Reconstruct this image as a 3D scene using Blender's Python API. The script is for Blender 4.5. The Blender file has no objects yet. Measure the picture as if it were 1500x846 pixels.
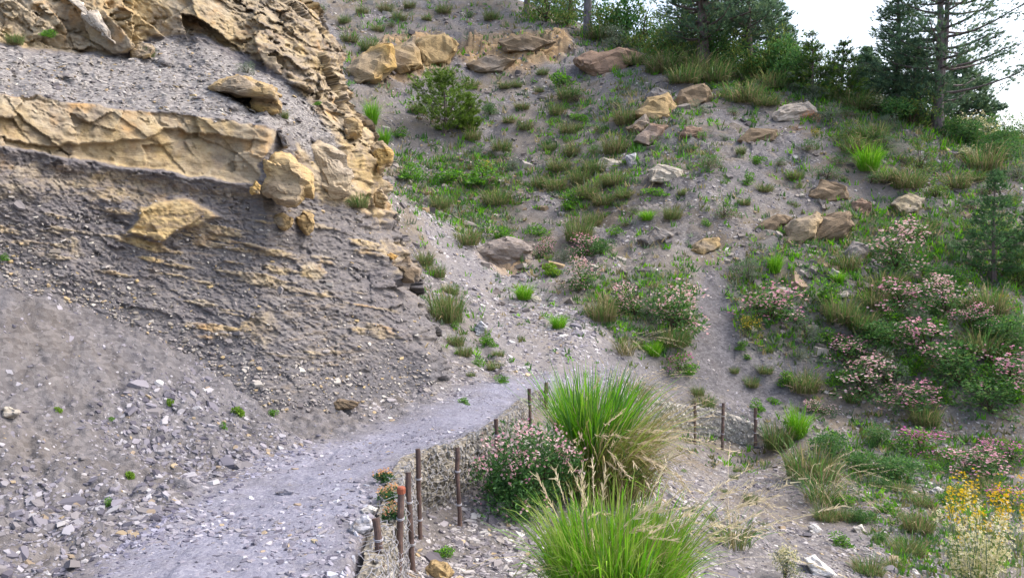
import bpy, math
import numpy as np
from mathutils import Vector, Matrix

# ------------------------------------------------------------------ scene / camera
S = bpy.context.scene
COL = S.collection
FPX, CX, CY = 1150.0, 750.0, 423.0
PITCH = math.atan(48.0 / FPX)
cp, sp = math.cos(PITCH), math.sin(PITCH)

def rays(px, py):
    """world points one metre ahead (y = 1) along the sight lines of photo points"""
    px = np.asarray(px, float); py = np.asarray(py, float)
    a = (px - CX) / FPX; b = -(py - CY) / FPX
    y = cp + b * sp; z = -sp + b * cp
    return a / y, z / y

def at(px, py, d):
    ax, az = rays(px, py)
    return np.stack([ax * d, np.asarray(d, float) + 0 * ax, az * d], -1)

def proj(P):
    P = np.asarray(P, float)
    f = P[..., 1] * cp - P[..., 2] * sp
    u = P[..., 1] * sp + P[..., 2] * cp
    f = np.where(np.abs(f) < 1e-4, 1e-4, f)
    return CX + FPX * P[..., 0] / f, CY - FPX * u / f, f

# ------------------------------------------------------------------ noise
def _hash(ix, iy, iz, seed):
    h = (ix.astype(np.int64) * 374761393 + iy.astype(np.int64) * 668265263 + iz.astype(np.int64) * 2147483647 + seed * 1274126177) & 0xFFFFFFFF
    h = ((h ^ (h >> 13)) * 1274126177) & 0xFFFFFFFF
    h = ((h ^ (h >> 15)) * 2246822519) & 0xFFFFFFFF
    h = h ^ (h >> 16)
    return (h & 0xFFFFFF).astype(np.float64) / 0xFFFFFF

def vnoise(x, y, z=None, seed=0):
    x = np.asarray(x, float); y = np.asarray(y, float)
    z = np.zeros_like(x) if z is None else np.asarray(z, float)
    fx, fy, fz = np.floor(x), np.floor(y), np.floor(z)
    tx, ty, tz = x - fx, y - fy, z - fz
    tx = tx * tx * (3 - 2 * tx); ty = ty * ty * (3 - 2 * ty); tz = tz * tz * (3 - 2 * tz)
    r = 0
    for i in (0, 1):
        for j in (0, 1):
            for k in (0, 1):
                w = (tx if i else 1 - tx) * (ty if j else 1 - ty) * (tz if k else 1 - tz)
                r = r + w * _hash(fx + i, fy + j, fz + k, seed)
    return r * 2 - 1

def fbm(x, y, z=None, octv=4, seed=0, gain=0.5):
    a, t, r = 1.0, 0.0, 0
    for o in range(octv):
        f = 2.03 ** o
        r = r + a * vnoise(x * f + o * 7.1, y * f + o * 3.3, None if z is None else z * f + o * 5.7, seed + o)
        t += a; a *= gain
    return r / t

def worley(u, v, seed=0):
    """cell id randoms r1,r2,r3, offset to the cell centre, F1, F2"""
    fu, fv = np.floor(u), np.floor(v)
    z = np.zeros_like(fu)
    F1 = np.full(u.shape, 9.0); F2 = np.full(u.shape, 9.0)
    ou = np.zeros_like(u); ov = np.zeros_like(u); cu = np.zeros_like(u); cv = np.zeros_like(u)
    for i in (-1, 0, 1):
        for j in (-1, 0, 1):
            a, b = fu + i, fv + j
            pu = a + 0.5 + 0.8 * (_hash(a, b, z, seed) - .5); pv = b + 0.5 + 0.8 * (_hash(a, b, z + 1, seed) - .5)
            d = np.hypot(u - pu, v - pv)
            m = d < F1
            F2 = np.where(m, F1, np.minimum(F2, d))
            F1 = np.where(m, d, F1)
            ou = np.where(m, u - pu, ou); ov = np.where(m, v - pv, ov)
            cu = np.where(m, a, cu); cv = np.where(m, b, cv)
    return _hash(cu, cv, z + 2, seed), _hash(cu, cv, z + 3, seed), _hash(cu, cv, z + 4, seed), ou, ov, F1, F2

def sstep(a, b, x):
    t = np.clip((x - a) / (b - a), 0, 1)
    return t * t * (3 - 2 * t)

def inpoly(x, y, poly):
    r = np.zeros(np.shape(x), bool)
    n = len(poly)
    for i in range(n):
        (x0, y0), (x1, y1) = poly[i], poly[(i + 1) % n]
        if y0 == y1: continue
        c = (y0 > y) != (y1 > y)
        r ^= c & (x < (x1 - x0) * (y - y0) / (y1 - y0) + x0)
    return r

def segdist(x, y, pts, closed=False):
    d = np.full(np.shape(x), 1e9)
    n = len(pts)
    for i in range(n if closed else n - 1):
        (x0, y0), (x1, y1) = pts[i], pts[(i + 1) % n]
        dx, dy = x1 - x0, y1 - y0
        t = np.clip(((x - x0) * dx + (y - y0) * dy) / (dx * dx + dy * dy + 1e-12), 0, 1)
        d = np.minimum(d, np.hypot(x - x0 - t * dx, y - y0 - t * dy))
    return d

def softpoly(x, y, poly, soft):
    d = segdist(x, y, poly, True)
    s = np.where(inpoly(x, y, poly), d, -d)
    return sstep(-soft, soft, s)

# ------------------------------------------------------------------ mesh helpers
def meshdata(name, V, Fs, mat=None, col=None, smooth=False, extra=None):
    """Fs: list of (M,k) index arrays"""
    V = np.asarray(V, np.float32)
    if not isinstance(Fs, (list, tuple)): Fs = [Fs]
    Fs = [np.asarray(f, np.int32) for f in Fs if len(f)]
    me = bpy.data.meshes.new(name)
    me.vertices.add(len(V)); me.vertices.foreach_set('co', V.ravel())
    loops = np.concatenate([f.ravel() for f in Fs])
    tot = np.concatenate([np.full(len(f), f.shape[1], np.int32) for f in Fs])
    start = np.concatenate([[0], np.cumsum(tot)[:-1]]).astype(np.int32)
    me.loops.add(len(loops)); me.loops.foreach_set('vertex_index', loops)
    me.polygons.add(len(tot)); me.polygons.foreach_set('loop_start', start)
    me.polygons.foreach_set('use_smooth', np.full(len(tot), smooth, bool))
    me.update(calc_edges=True)
    def addcol(nm, c):
        c = np.asarray(c, np.float32)
        if c.shape[1] == 3: c = np.concatenate([c, np.ones((len(c), 1), np.float32)], 1)
        a = me.color_attributes.new(nm, 'FLOAT_COLOR', 'POINT'); a.data.foreach_set('color', c.ravel())
    if col is not None: addcol('Col', col)
    for k, c in (extra or {}).items(): addcol(k, c)
    if mat: me.materials.append(mat)
    return me

def link(name, data, parent=None, loc=None):
    o = bpy.data.objects.new(name, data); COL.objects.link(o)
    if parent: o.parent = parent
    if loc is not None: o.location = loc
    return o

def tag(o, label=None, cat=None, group=None, kind=None):
    if label: o['label'] = label
    if cat: o['category'] = cat
    if group: o['group'] = group
    if kind: o['kind'] = kind
    return o

def thing(name, label, cat, loc, group=None):
    return tag(link(name, None, None, loc), label, cat, group)

class Geo:
    """collects vertices, faces of equal size and colours"""
    def __init__(s): s.V, s.F, s.C, s.n = [], {}, [], 0
    def add(s, V, F, C):
        V = np.asarray(V, float).reshape(-1, 3); F = np.asarray(F, int)
        C = np.asarray(C, float)
        if C.ndim == 1: C = np.tile(C[:3], (len(V), 1))
        s.V.append(V); s.C.append(C[:, :3]); s.F.setdefault(F.shape[1], []).append(F + s.n); s.n += len(V)
    def tube(s, pts, rad, C, sides=6, cap=True):
        pts = np.asarray(pts, float); rad = np.broadcast_to(np.asarray(rad, float), (len(pts),))
        T = np.gradient(pts, axis=0); T /= np.linalg.norm(T, axis=1, keepdims=True) + 1e-9
        ref = np.array([0, 0, 1.0]) if abs(T[0, 2]) < .9 else np.array([1.0, 0, 0])
        U = np.cross(T, ref); U /= np.linalg.norm(U, axis=1, keepdims=True) + 1e-9
        W = np.cross(T, U)
        a = np.arange(sides) * 2 * math.pi / sides
        ring = pts[:, None] + rad[:, None, None] * (np.cos(a)[None, :, None] * U[:, None] + np.sin(a)[None, :, None] * W[:, None])
        k = len(pts); V = ring.reshape(-1, 3)
        i, j = np.meshgrid(np.arange(k - 1), np.arange(sides), indexing='ij'); j2 = (j + 1) % sides
        F = np.stack([i * sides + j, i * sides + j2, (i + 1) * sides + j2, (i + 1) * sides + j], -1).reshape(-1, 4)
        C = np.asarray(C, float)
        if C.ndim == 2: C = np.repeat(C, sides, 0)
        s.add(V, F, C)
        if cap:
            cc = C if C.ndim == 1 else C[-1]
            s.add(V[-sides:], np.arange(sides)[None], cc)
    def mesh(s, name, mat, smooth=False):
        return meshdata(name, np.concatenate(s.V), [np.concatenate(f) for f in s.F.values()], mat, np.concatenate(s.C), smooth)

# ------------------------------------------------------------------ material helper
class NT:
    def __init__(s, name):
        s.m = bpy.data.materials.new(name); s.m.use_nodes = True
        s.t = s.m.node_tree; s.t.nodes.clear()
        s.out = s.t.nodes.new('ShaderNodeOutputMaterial')
    def n(s, typ, ins=None, **kw):
        nd = s.t.nodes.new('ShaderNode' + typ)
        for k, v in kw.items(): setattr(nd, k, v)
        for k, v in (ins or {}).items():
            sk = nd.inputs[k]
            if hasattr(v, 'is_linked'): s.t.links.new(v, sk)
            else: sk.default_value = v
        return nd
    def noise(s, vec, scale, det=4, rough=.55, dist=0.0):
        return s.n('TexNoise', {'Vector': vec, 'Scale': scale, 'Detail': det, 'Roughness': rough, 'Distortion': dist}).outputs['Fac']
    def ramp(s, fac, stops):
        nd = s.n('ValToRGB', {'Fac': fac}); e = nd.color_ramp.elements
        while len(e) < len(stops): e.new(.5)
        for el, (p, c) in zip(e, stops):
            el.position = p; el.color = (*c, 1) if len(c) == 3 else c
        return nd.outputs['Color']
    def mix(s, fac, a, b, mode='MIX'):
        nd = s.t.nodes.new('ShaderNodeMix'); nd.data_type = 'RGBA'; nd.blend_type = mode
        for i, v in ((0, fac), (6, a), (7, b)):
            sk = nd.inputs[i]
            if hasattr(v, 'is_linked'): s.t.links.new(v, sk)
            else: sk.default_value = v if i == 0 else ((*v, 1) if len(v) == 3 else v)
        return nd.outputs[2]
    def math(s, op, a, b=0.0, clamp=False):
        nd = s.n('Math', operation=op, use_clamp=clamp)
        for i, v in enumerate((a, b)):
            if hasattr(v, 'is_linked'): s.t.links.new(v, nd.inputs[i])
            else: nd.inputs[i].default_value = v
        return nd.outputs[0]
    def bsdf(s, color, rough=.9, bump=None, strength=.5, dist=.02, spec=.25, normal=None):
        ins = {'Base Color': color, 'Roughness': rough, 'Specular IOR Level': spec}
        if bump is not None:
            b = s.n('Bump', {'Height': bump, 'Strength': strength, 'Distance': dist})
            ins['Normal'] = b.outputs[0]
        p = s.n('BsdfPrincipled', ins)
        s.t.links.new(p.outputs[0], s.out.inputs[0])
        return s.m
    def geo(s): return s.n('NewGeometry').outputs['Position']
    def obj(s): return s.n('TexCoord').outputs['Object']
    def attr(s, name): return s.n('Attribute', attribute_name=name)
    def scalev(s, vec, sc, rot=(0, 0, 0)):
        return s.n('Mapping', {'Vector': vec, 'Scale': sc, 'Rotation': rot}).outputs[0]
# ------------------------------------------------------------------ ground height
def tps_fit(P, lam=0.02):
    P = np.asarray(P, float); X = P[:, :2]; n = len(P)
    r = np.linalg.norm(X[:, None] - X[None], axis=2)
    K = np.where(r > 0, r * r * np.log(r + 1e-12), 0) + lam * np.eye(n)
    A = np.block([[K, np.c_[np.ones(n), X]], [np.c_[np.ones(n), X].T, np.zeros((3, 3))]])
    w = np.linalg.solve(A, np.r_[P[:, 2], 0, 0, 0])
    def f(x, y):
        sh = np.shape(x); x = np.ravel(x); y = np.ravel(y); z = w[n] + w[n + 1] * x + w[n + 2] * y
        for i in range(n):
            r2 = (x - X[i, 0]) ** 2 + (y - X[i, 1]) ** 2
            z = z + w[i] * .5 * r2 * np.log(r2 + 1e-12)
        return z.reshape(sh)
    return f

def P(*rows): return [tuple(at(a, b, d)) for a, b, d in rows]

HILL = P((640,400,14.5),(600,300,19),(740,400,15.5),(740,362,17),(620,180,24),(600,80,28),(560,10,32),(480,0,32),(700,-6,34),(640,-12,34),(750,12,33),(800,36,31),
         (860,52,30),(850,150,25),(850,250,21),(850,330,18),(850,400,15.6),(1000,450,14.2),(1000,380,15.8),(1000,250,19),(1000,120,24.5),
         (950,85,27),(1050,105,25.5),(1100,120,24.8),(1150,400,15.5),(1200,300,18),(1200,165,22.3),(1270,165,22.5),(1370,195,21.5),(1350,350,17),
         (1480,225,21),(1450,450,14.5),(1300,500,14),(1450,560,12.9),(1030,520,13.4),(1100,560,13.4),(740,480,12.6),(860,490,12.6),
         (700,530,10.9),(940,470,13.6),(1250,585,13.2),(1600,300,19),(1600,500,14),(1330,420,15.6))
FAR = [(-2,46,15.5),(-14,46,17),(12,46,9),(-20,30,12),(-14,20,8),(24,32,2.5),(32,24,1.0),(32,12,-3.5),(-30,14,9),(-8,9,1.2),(-5.5,7.5,.55),(-3.3,9.2,-.5),
       (-4,13,1.2),(-3,16,1.5),(-9,5,1.6),(18,16,-.9),(18,34,3.2),(10,36,6.2),(30,44,0)]
UP = P((250,846,3.9),(500,800,4.33),(500,700,5.66),(620,640,7),(560,600,8.2),(740,560,9.6),(820,560,10.2),(960,566,12.3),(1050,588,12.6),(1108,600,12.8),
       (0,600,5.6),(0,430,6.6),(250,520,7.2),(250,640,6.25),(430,620,7.4),(0,800,4.3),(100,700,5.2),(1180,600,13.1),(1400,640,12.4)) \
     + [(-1,2,-1.6),(0,0,-1.6),(0,-6,-1.5),(-4,2,-1.2),(-6,4,-.1),(-5,-4,-.8),(-.6,7,-1.6)]
LOW = P((650,830,5.3),(750,745,6.5),(900,900,4.6),(1100,750,9),(1050,664,11.9),(1110,655,12.3),(1250,800,7.6),(1400,846,7),(1000,700,9.6),(1200,700,10.2),
        (1450,700,10.8),(1450,780,8.6),(1600,800,8.6),(820,640,8.6),(900,620,10.2),(980,650,11.2),(1180,640,12.0),(1300,640,12.2),(660,760,6.2),(720,690,7.2),(800,600,9.3)) \
    + [(1.5,2,-2.6),(3,-1,-3.2),(7,1,-4),(14,3,-4.6),(12,8,-3.6),(-.2,3.6,-2.0)]
fU = tps_fit(HILL + FAR + UP); fL = tps_fit(HILL[:] + FAR + LOW)
WALL = [(.9,-1),(.35,1.6),(-.55,3.2),(-.72,4.2),(-.72,5.0),(-.74,5.5),(-.72,6.1),(-.47,6.45),(-.15,7.2),(.19,8.7),(.45,9.5),(1.3,10.9),(2.2,11.8),(2.87,12.25),(3.35,12.4),(3.95,12.45)]
GULLY = WALL + [(4.6,12.6),(6.4,12.7),(9,11.9),(14,10.5),(24,9),(24,-6),(.9,-6)]

def ground0(x, y):
    """smooth ground, without small relief"""
    d = segdist(x, y, GULLY, True); ins = inpoly(x, y, GULLY)
    s = np.where(ins, d, -d)
    wd = np.interp(x, [3.9, 5.5], [.07, .8])
    k = sstep(-2.4 * wd, -.2 * wd, s)
    r = np.hypot(x, y); sc = np.minimum(1, 46 / np.maximum(r, 1e-6))
    xx, yy = x * sc, y * sc
    z = np.where(k > 0, 0, 0) + (1 - k) * fU(xx, yy) + k * fL(xx, yy)
    far = sstep(44, 90, r)
    return z * (1 - far) + far * np.minimum(z - 6, -8) , s, k

# polar sheet
az = np.radians(np.r_[np.arange(-180, -44, 4), np.arange(-44, -34, .35), np.arange(-34, 37, .075), np.arange(37, 47, .35), np.arange(47, 180, 4)])
rr = np.r_[0.25, .6, .9, np.geomspace(1.2, 3.4, 60)[:-1], np.geomspace(3.4, 34, 760)[:-1], np.geomspace(34, 60, 70)[:-1], np.geomspace(60, 420, 22)]
AZ, RR = np.meshgrid(az, rr, indexing='ij')
GX, GY = RR * np.sin(AZ), RR * np.cos(AZ)
z0, SD, KL = ground0(GX, GY)
PXg, PYg, DPg = proj(np.stack([GX, GY, z0], -1)); PXg = np.where(DPg > .3, PXg, -9999)
# zones
pathpoly = [(-1.0,-4),(-1.8,2),(-2.4,4.2),(-2.1,5.6),(-1.85,6.6),(-1.45,7.4),(-.7,8.9),(-.35,9.9),(.3,10.8),(1.4,12.2),(2.6,13.0),(4,13.5),(6.5,13.9),(9.5,12.9),(14,11.8),
            (14,10.9),(9.2,12.1),(6.4,12.85),(4.6,12.7)] + WALL[::-1]
Zpath = softpoly(GX + .25 * fbm(GX * 1.1, GY * 1.1, octv=3, seed=52), GY, pathpoly, .5) * (1 - KL)
trace = softpoly(PXg, PYg, [(1028,385),(1062,385),(1072,450),(1078,520),(1150,570),(1100,590),(1010,560),(1016,500),(1020,440)], 14)
outc = np.maximum.reduce([softpoly(PXg, PYg, p, 10) for p in (
    [(515,95),(560,60),(640,50),(665,70),(650,100),(610,112),(560,125),(520,118)],
    [(660,60),(740,45),(830,50),(842,66),(800,85),(760,105),(690,100)],
    [(700,365),(745,350),(775,362),(770,385),(735,390),(705,378)])]) * (DPg > 12)
mound = softpoly(PXg, PYg, [(600,300),(680,330),(760,390),(880,480),(1000,560),(960,590),(760,560),(690,440),(640,390)], 16) * (DPg > 9)
# vegetation cover (thin soil and moss between tufts)
gpol = ([(570,225),(700,215),(770,260),(750,330),(680,340),(600,290)],[(800,150),(900,160),(930,280),(870,330),(780,250)],[(950,95),(1130,90),(1260,140),(1500,180),(1500,260),(1300,260),(1180,170),(1030,130)],
        [(1050,400),(1250,300),(1500,280),(1500,560),(1250,560),(1090,500)],[(1250,600),(1500,650),(1500,846),(1330,846),(1240,720)],[(750,20),(900,40),(1000,110),(880,60)],
        [(850,420),(1010,390),(1020,560),(930,520)],[(900,100),(1000,150),(1060,260),(900,230)])
green = np.maximum.reduce([softpoly(PXg, PYg, p, 22) * w_ for p, w_ in zip(gpol, (1, .55, .8, 1, .45, .3, .9, .5))]) * (DPg > 5)
green = green * (.62 + .38 * sstep(-.25, .25, fbm(GX * .9, GY * .9, seed=5)))
# relief
wr = sstep(2.5, 9, RR)
rough = (1 - .88 * Zpath)
N1 = fbm(GX * .45, GY * .45, octv=4, seed=1)
N2 = fbm(GX * 1.7, GY * 1.7, octv=4, seed=11)
N3 = fbm(GX * 7, GY * 7, octv=3, seed=21)
hillw = sstep(11, 17, GY) * (1 - Zpath)
toew = (GX < -.9) * sstep(9.8, 8.5, GY) * sstep(.6, .1, Zpath) * (GY > 2)
rel = rough * (.14 * hillw * N1 * 2 + .075 * N2 * (.5 + hillw) + .022 * N3)
# scree terraces and outcrop blocks on the hill
w1, w2, w3, ou, ov, F1, F2 = worley(GX * .9 + .2 * N2, z0 * 1.9 + .3 * N1, seed=3)
rel += outc * (.45 * (w1 - .3) + .35 * ov * (w2) + .2 * ou * (w3 - .5))
w1, w2, w3, ou, ov, F1, F2 = worley(GX * 2.3 + .3 * N2, z0 * 4.5 + .4 * N2, seed=4)
rel += outc * (.18 * (w1 - .5) + .15 * ov)
blk = sstep(.25, .5, vnoise(GX * .5, GY * .5, seed=33)) * hillw * (1 - trace)
rel += blk * (.16 * (w1 - .5) + .08 * ov)
# rills running down the scree mound, small runnel of water beside it
rel -= .10 * mound * np.abs(vnoise(PXg * .02 + PYg * .012, PYg * .004, seed=40))
rel -= .10 * softpoly(PXg, PYg, [(690,455),(705,460),(712,500),(735,555),(715,555),(700,520),(688,480)], 9) * (DPg > 9)
rel -= .12 * trace
rel += Zpath * (.018 * N2 + .010 * N3 - .014 * sstep(.45, .8, vnoise(GX * 4.5, GY * 3.2, seed=61)))
rel += toew * (.06 * N2 + .04 * N3 + .03 * fbm(GX * 16, GY * 16, octv=2, seed=93))
GZ = z0 + rel
wallnear = sstep(.5, .05, np.abs(SD)) * (GX < 4.2)

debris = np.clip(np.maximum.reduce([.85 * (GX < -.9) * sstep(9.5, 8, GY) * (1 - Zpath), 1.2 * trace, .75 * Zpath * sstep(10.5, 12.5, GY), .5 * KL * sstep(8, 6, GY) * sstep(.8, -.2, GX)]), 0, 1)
nA, nR = GX.shape
idx = np.arange(nA * nR).reshape(nA, nR)
i2 = np.r_[np.arange(1, nA), 0]
Fq = np.stack([idx[:, :-1], idx[:, 1:], idx[i2][:, 1:], idx[i2][:, :-1]], -1).reshape(-1, 4)
Vg = np.stack([GX, GY, GZ], -1).reshape(-1, 3)

def gz(x, y):
    """height of the finished ground sheet (bilinear on the polar sheet)"""
    x = np.asarray(x, float); y = np.asarray(y, float)
    a = np.arctan2(x, y); r = np.hypot(x, y)
    i = np.clip(np.searchsorted(az, a) - 1, 0, nA - 2); j = np.clip(np.searchsorted(rr, r) - 1, 0, nR - 2)
    u = np.clip((a - az[i]) / (az[i + 1] - az[i]), 0, 1); v = np.clip((r - rr[j]) / (rr[j + 1] - rr[j]), 0, 1)
    return (GZ[i, j] * (1 - u) + GZ[i + 1, j] * u) * (1 - v) + (GZ[i, j + 1] * (1 - u) + GZ[i + 1, j + 1] * u) * v

_md = np.geomspace(2.2, 60, 3000)
def hit(px, py, dmin=2.2):
    """where the sight line of a photo point meets the ground"""
    ax, azz = rays(px, py)
    d = _md[_md >= dmin]
    zr = azz * d; zg = gz(ax * d, d)
    k = np.nonzero(zr < zg)[0]
    j = k[0] if len(k) else len(d) - 1
    if j > 0:
        a0 = zr[j - 1] - zg[j - 1]; a1 = zr[j] - zg[j]
        t = a0 / (a0 - a1 + 1e-9) if len(k) else 0
        dd = d[j - 1] + (d[j] - d[j - 1]) * t
    else: dd = d[0]
    return np.array([ax * dd, dd, float(gz(ax * dd, dd))])

# ---- ground material
t = NT('scree_ground'); pos = t.geo(); zn = t.attr('Zone'); sepz = t.n('SeparateColor', {'Color': zn.outputs['Color']})
zp, zg_, zo = sepz.outputs[0], sepz.outputs[1], sepz.outputs[2]
n_big = t.noise(pos, .55, 5, .6); n_mid = t.noise(pos, 4, 6, .65); n_fine = t.noise(pos, 38, 5, .7)
vo = t.n('TexVoronoi', {'Vector': t.scalev(pos, (1, 1, 1.6)), 'Scale': 22.0, 'Randomness': 1.0}); vo2 = t.n('TexVoronoi', {'Vector': pos, 'Scale': 60.0})
chip = t.n('SeparateColor', {'Color': vo.outputs['Color']}).outputs[0]; chip2 = t.n('SeparateColor', {'Color': vo2.outputs['Color']}).outputs[1]
scree = t.ramp(n_mid, [(.25, (.082, .077, .081)), (.45, (.14, .132, .137)), (.62, (.19, .18, .182)), (.8, (.255, .242, .235))])
scree = t.mix(.38, scree, t.ramp(chip, [(0, (.07, .067, .072)), (.35, (.13, .123, .128)), (.7, (.205, .194, .194)), (.93, (.32, .295, .275)), (1, (.42, .39, .36))]))
scree = t.mix(t.ramp(t.noise(pos, .28, 3, .5), [(.45, (0,) * 3), (.6, (.6,) * 3)]), scree, t.mix(n_fine, (.09, .083, .088), (.155, .145, .15)))
scree = t.mix(t.ramp(t.noise(pos, .8, 5, .65), [(.52, (0,) * 3), (.62, (.6,) * 3)]), scree, t.mix(n_mid, (.11, .085, .055), (.21, .17, .115)))
scree = t.mix(t.math('MULTIPLY', t.ramp(n_big, [(.42, (0, 0, 0)), (.65, (1, 1, 1))]), .45), scree, (.22, .185, .135))
pathc = t.ramp(n_mid, [(.25, (.12, .123, .164)), (.5, (.172, .175, .236)), (.75, (.235, .24, .305))])
pathc = t.mix(.28, pathc, t.ramp(chip2, [(0, (.14, .14, .17)), (.5, (.30, .295, .335)), (.9, (.44, .43, .45)), (1, (.58, .56, .55))]))
soil = t.mix(n_fine, (.075, .07, .05), (.14, .135, .085))
soil = t.mix(t.ramp(n_mid, [(.4, (0, 0, 0)), (.6, (1, 1, 1))]), soil, (.06, .085, .03))
och = t.ramp(n_mid, [(.25, (.16, .115, .08)), (.5, (.33, .23, .13)), (.75, (.46, .35, .21))])
soil = t.mix(.4, soil, scree)
c = t.mix(zo, scree, och)
c = t.mix(t.math('MULTIPLY', zg_, t.ramp(n_mid, [(.3, (.35,) * 3), (.6, (.95,) * 3)])), c, soil)
db = t.n('SeparateColor', {'Color': t.attr('Debris').outputs['Color']})
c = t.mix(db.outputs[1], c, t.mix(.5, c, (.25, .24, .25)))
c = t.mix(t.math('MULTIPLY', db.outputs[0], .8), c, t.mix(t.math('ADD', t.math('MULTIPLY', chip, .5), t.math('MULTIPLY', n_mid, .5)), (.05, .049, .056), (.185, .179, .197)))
pathc = t.mix(t.ramp(t.noise(pos, 1.6, 6, .7), [(.42, (0,) * 3), (.7, (.5,) * 3)]), pathc, t.mix(n_fine, (.115, .11, .135), (.20, .195, .23)))
c = t.mix(t.ramp(t.math('ADD', zp, t.math('MULTIPLY', t.math('SUBTRACT', n_mid, .5), .9)), [(.2, (0,) * 3), (.95, (1,) * 3)]), c, pathc)
h = t.math('ADD', t.math('MULTIPLY', chip, .5), t.math('ADD', n_fine, t.math('MULTIPLY', n_mid, 1.2)))
M_ground = t.bsdf(c, .95, h, .6, .03, .1)

ground = link('ground', meshdata('ground', Vg, Fq, M_ground, None, True,
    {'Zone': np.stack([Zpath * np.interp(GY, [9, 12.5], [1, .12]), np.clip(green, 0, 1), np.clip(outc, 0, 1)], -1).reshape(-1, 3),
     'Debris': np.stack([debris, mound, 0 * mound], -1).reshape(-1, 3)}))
tag(ground, kind='structure')
# ------------------------------------------------------------------ rock cut on the left of the path
KX = np.array([-300, 0, 120, 200, 300, 390, 432, 500, 600, 690.])
ROWS = [ # (py, d) along KX, from the top of the cut down
 ([-260]*10, [9.3,10.4,10.9,11.2,11.6,12.2,12.6,13.2,13.6,13.8]),
 ([66,70,84,74,62,104,126,150,150,150], [7.8,8.35,8.9,9.4,9.9,10.0,10.05,10.5,11,11.2]),
 ([128,136,151,164,174,184,205,235,240,240], [6.3,6.95,7.5,7.8,8.15,8.35,8.95,9.8,10.5,10.8]),
 ([196,214,236,244,259,268,275,270,270,270], [6.1,6.75,7.3,7.6,7.95,8.2,8.75,9.6,10.3,10.6]),
 ([214,238,260,270,284,290,296,292,290,290], [6.12,6.80,7.38,7.7,8.06,8.32,8.80,9.45,10.2,10.5]),
 ([390,390,395,400,405,405,405,405,405,405], [6.2,6.75,7.22,7.5,7.88,8.18,8.42,8.85,9.72,10.0]),
 ([450,462,500,545,600,636,640,622,590,578], [5.85,6.5,6.95,7.15,7.25,7.3,7.45,7.95,8.8,9.25]),
 ([640,660,690,720,760,780,790,770,740,730], [5.8,6.45,6.9,7.1,7.2,7.25,7.4,7.9,8.75,9.2]),
]
EDGE = np.array([(-260,415),(-150,425),(-60,440),(0,454),(25,470),(60,486),(100,498),(150,509),(190,545),(225,566),(252,560),(290,566),(330,584),(370,598),(425,610),(470,630),(520,655),(568,670),(620,680),(760,690)], float)

def cliff_depth(px, py):
    px = np.asarray(px, float); py = np.asarray(py, float); sh = px.shape
    px = px.ravel(); py = py.ravel()
    Y = np.stack([np.interp(px, KX, r[0]) for r in ROWS]); D = np.stack([np.interp(px, KX, r[1]) for r in ROWS])
    out = D[-1].copy()
    for k in range(len(ROWS) - 1):
        m = (py >= Y[k]) & (py < Y[k + 1]); t_ = (py - Y[k]) / (Y[k + 1] - Y[k])
        out = np.where(m, D[k] + (D[k + 1] - D[k]) * t_, out)
    out = np.where(py < Y[0], D[0], out)
    return out.reshape(sh)

cy_ = np.arange(-230, 740, 1.6); NC = 560; NW = 70
ce = np.interp(cy_, EDGE[:, 0], EDGE[:, 1]) + 5 * vnoise(cy_ * .05, cy_ * 0, seed=2) + 3 * vnoise(cy_ * .16, cy_ * 0, seed=3)
tt = np.linspace(0, 1, NC) 
CPX = -300 + (ce[None, :] + 300) * tt[:, None]; CPY = np.repeat(cy_[None, :], NC, 0)
q1 = fbm(CPX * .018, CPY * .03, octv=4, seed=6); q2 = fbm(CPX * .05, CPY * .09, octv=3, seed=7)
wx, wy = CPX + 10 * q1, CPY + 9 * q1 + 4 * q2
CD = cliff_depth(wx, wy)
# bedding dips gently to the right of the cut
bed = CPY - .16 * CPX
terr = softpoly(wx, wy, [(-300,66),(0,72),(120,86),(200,76),(240,58),(300,64),(390,106),(440,130),(500,215),(460,240),(430,200),(390,182),(300,172),(200,162),(120,149),(0,134),(-300,126)], 6)
ledge = softpoly(wx, wy, [(-310,126),(0,136),(120,151),(200,164),(300,174),(385,183),(405,190),(398,215),(372,268),(300,260),(200,245),(120,237),(0,215),(-310,196)], 4)
up = np.maximum(softpoly(wx, wy, [(-310,-300),(480,-300),(470,10),(520,140),(560,215),(520,215),(470,190),(430,125),(395,98),(300,52),(230,55),(190,72),(120,84),(0,66),(-310,62)], 6), 0)
tan = np.maximum.reduce([up * (.95 - .22 * sstep(300, 400, wx)), ledge,
    .5 * softpoly(wx, wy, [(-300,205),(0,222),(120,245),(300,268),(400,285),(400,300),(300,300),(120,300),(-300,270)], 14),
    softpoly(wx, wy, [(188,345),(200,300),(235,290),(275,288),(325,320),(270,335),(235,355)], 6),
    .8 * softpoly(wx, wy, [(30,350),(60,325),(110,335),(130,380),(90,400),(20,395)], 10),
    .8 * softpoly(wx, wy, [(475,150),(520,140),(570,215),(585,330),(560,330),(520,300),(470,300),(430,230)], 10),
    softpoly(wx, wy, [(440,390),(470,385),(485,405),(465,415),(445,410)], 5),
    .9 * softpoly(wx, wy, [(312,130),(380,130),(392,156),(372,170),(345,154)], 5),
    .9 * softpoly(wx, wy, [(560,350),(600,345),(616,400),(596,416),(570,400)], 7),
    .85 * softpoly(wx, wy, [(265,480),(300,470),(325,500),(320,530),(280,535)], 10),
    .7 * softpoly(wx, wy, [(340,470),(400,450),(420,480),(390,520),(350,510)], 12)])
brk = .35 + .65 * sstep(-.15, .2, q1 + .5 * q2)
lens = softpoly(wx, wy, [(188,345),(200,300),(235,290),(275,288),(325,320),(270,335),(235,355)], 5)
tan = np.where(wy > 310, tan * np.where(wx < 340, np.maximum(brk, .9 * lens), .5 + .5 * brk) * .9, tan)
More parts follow.
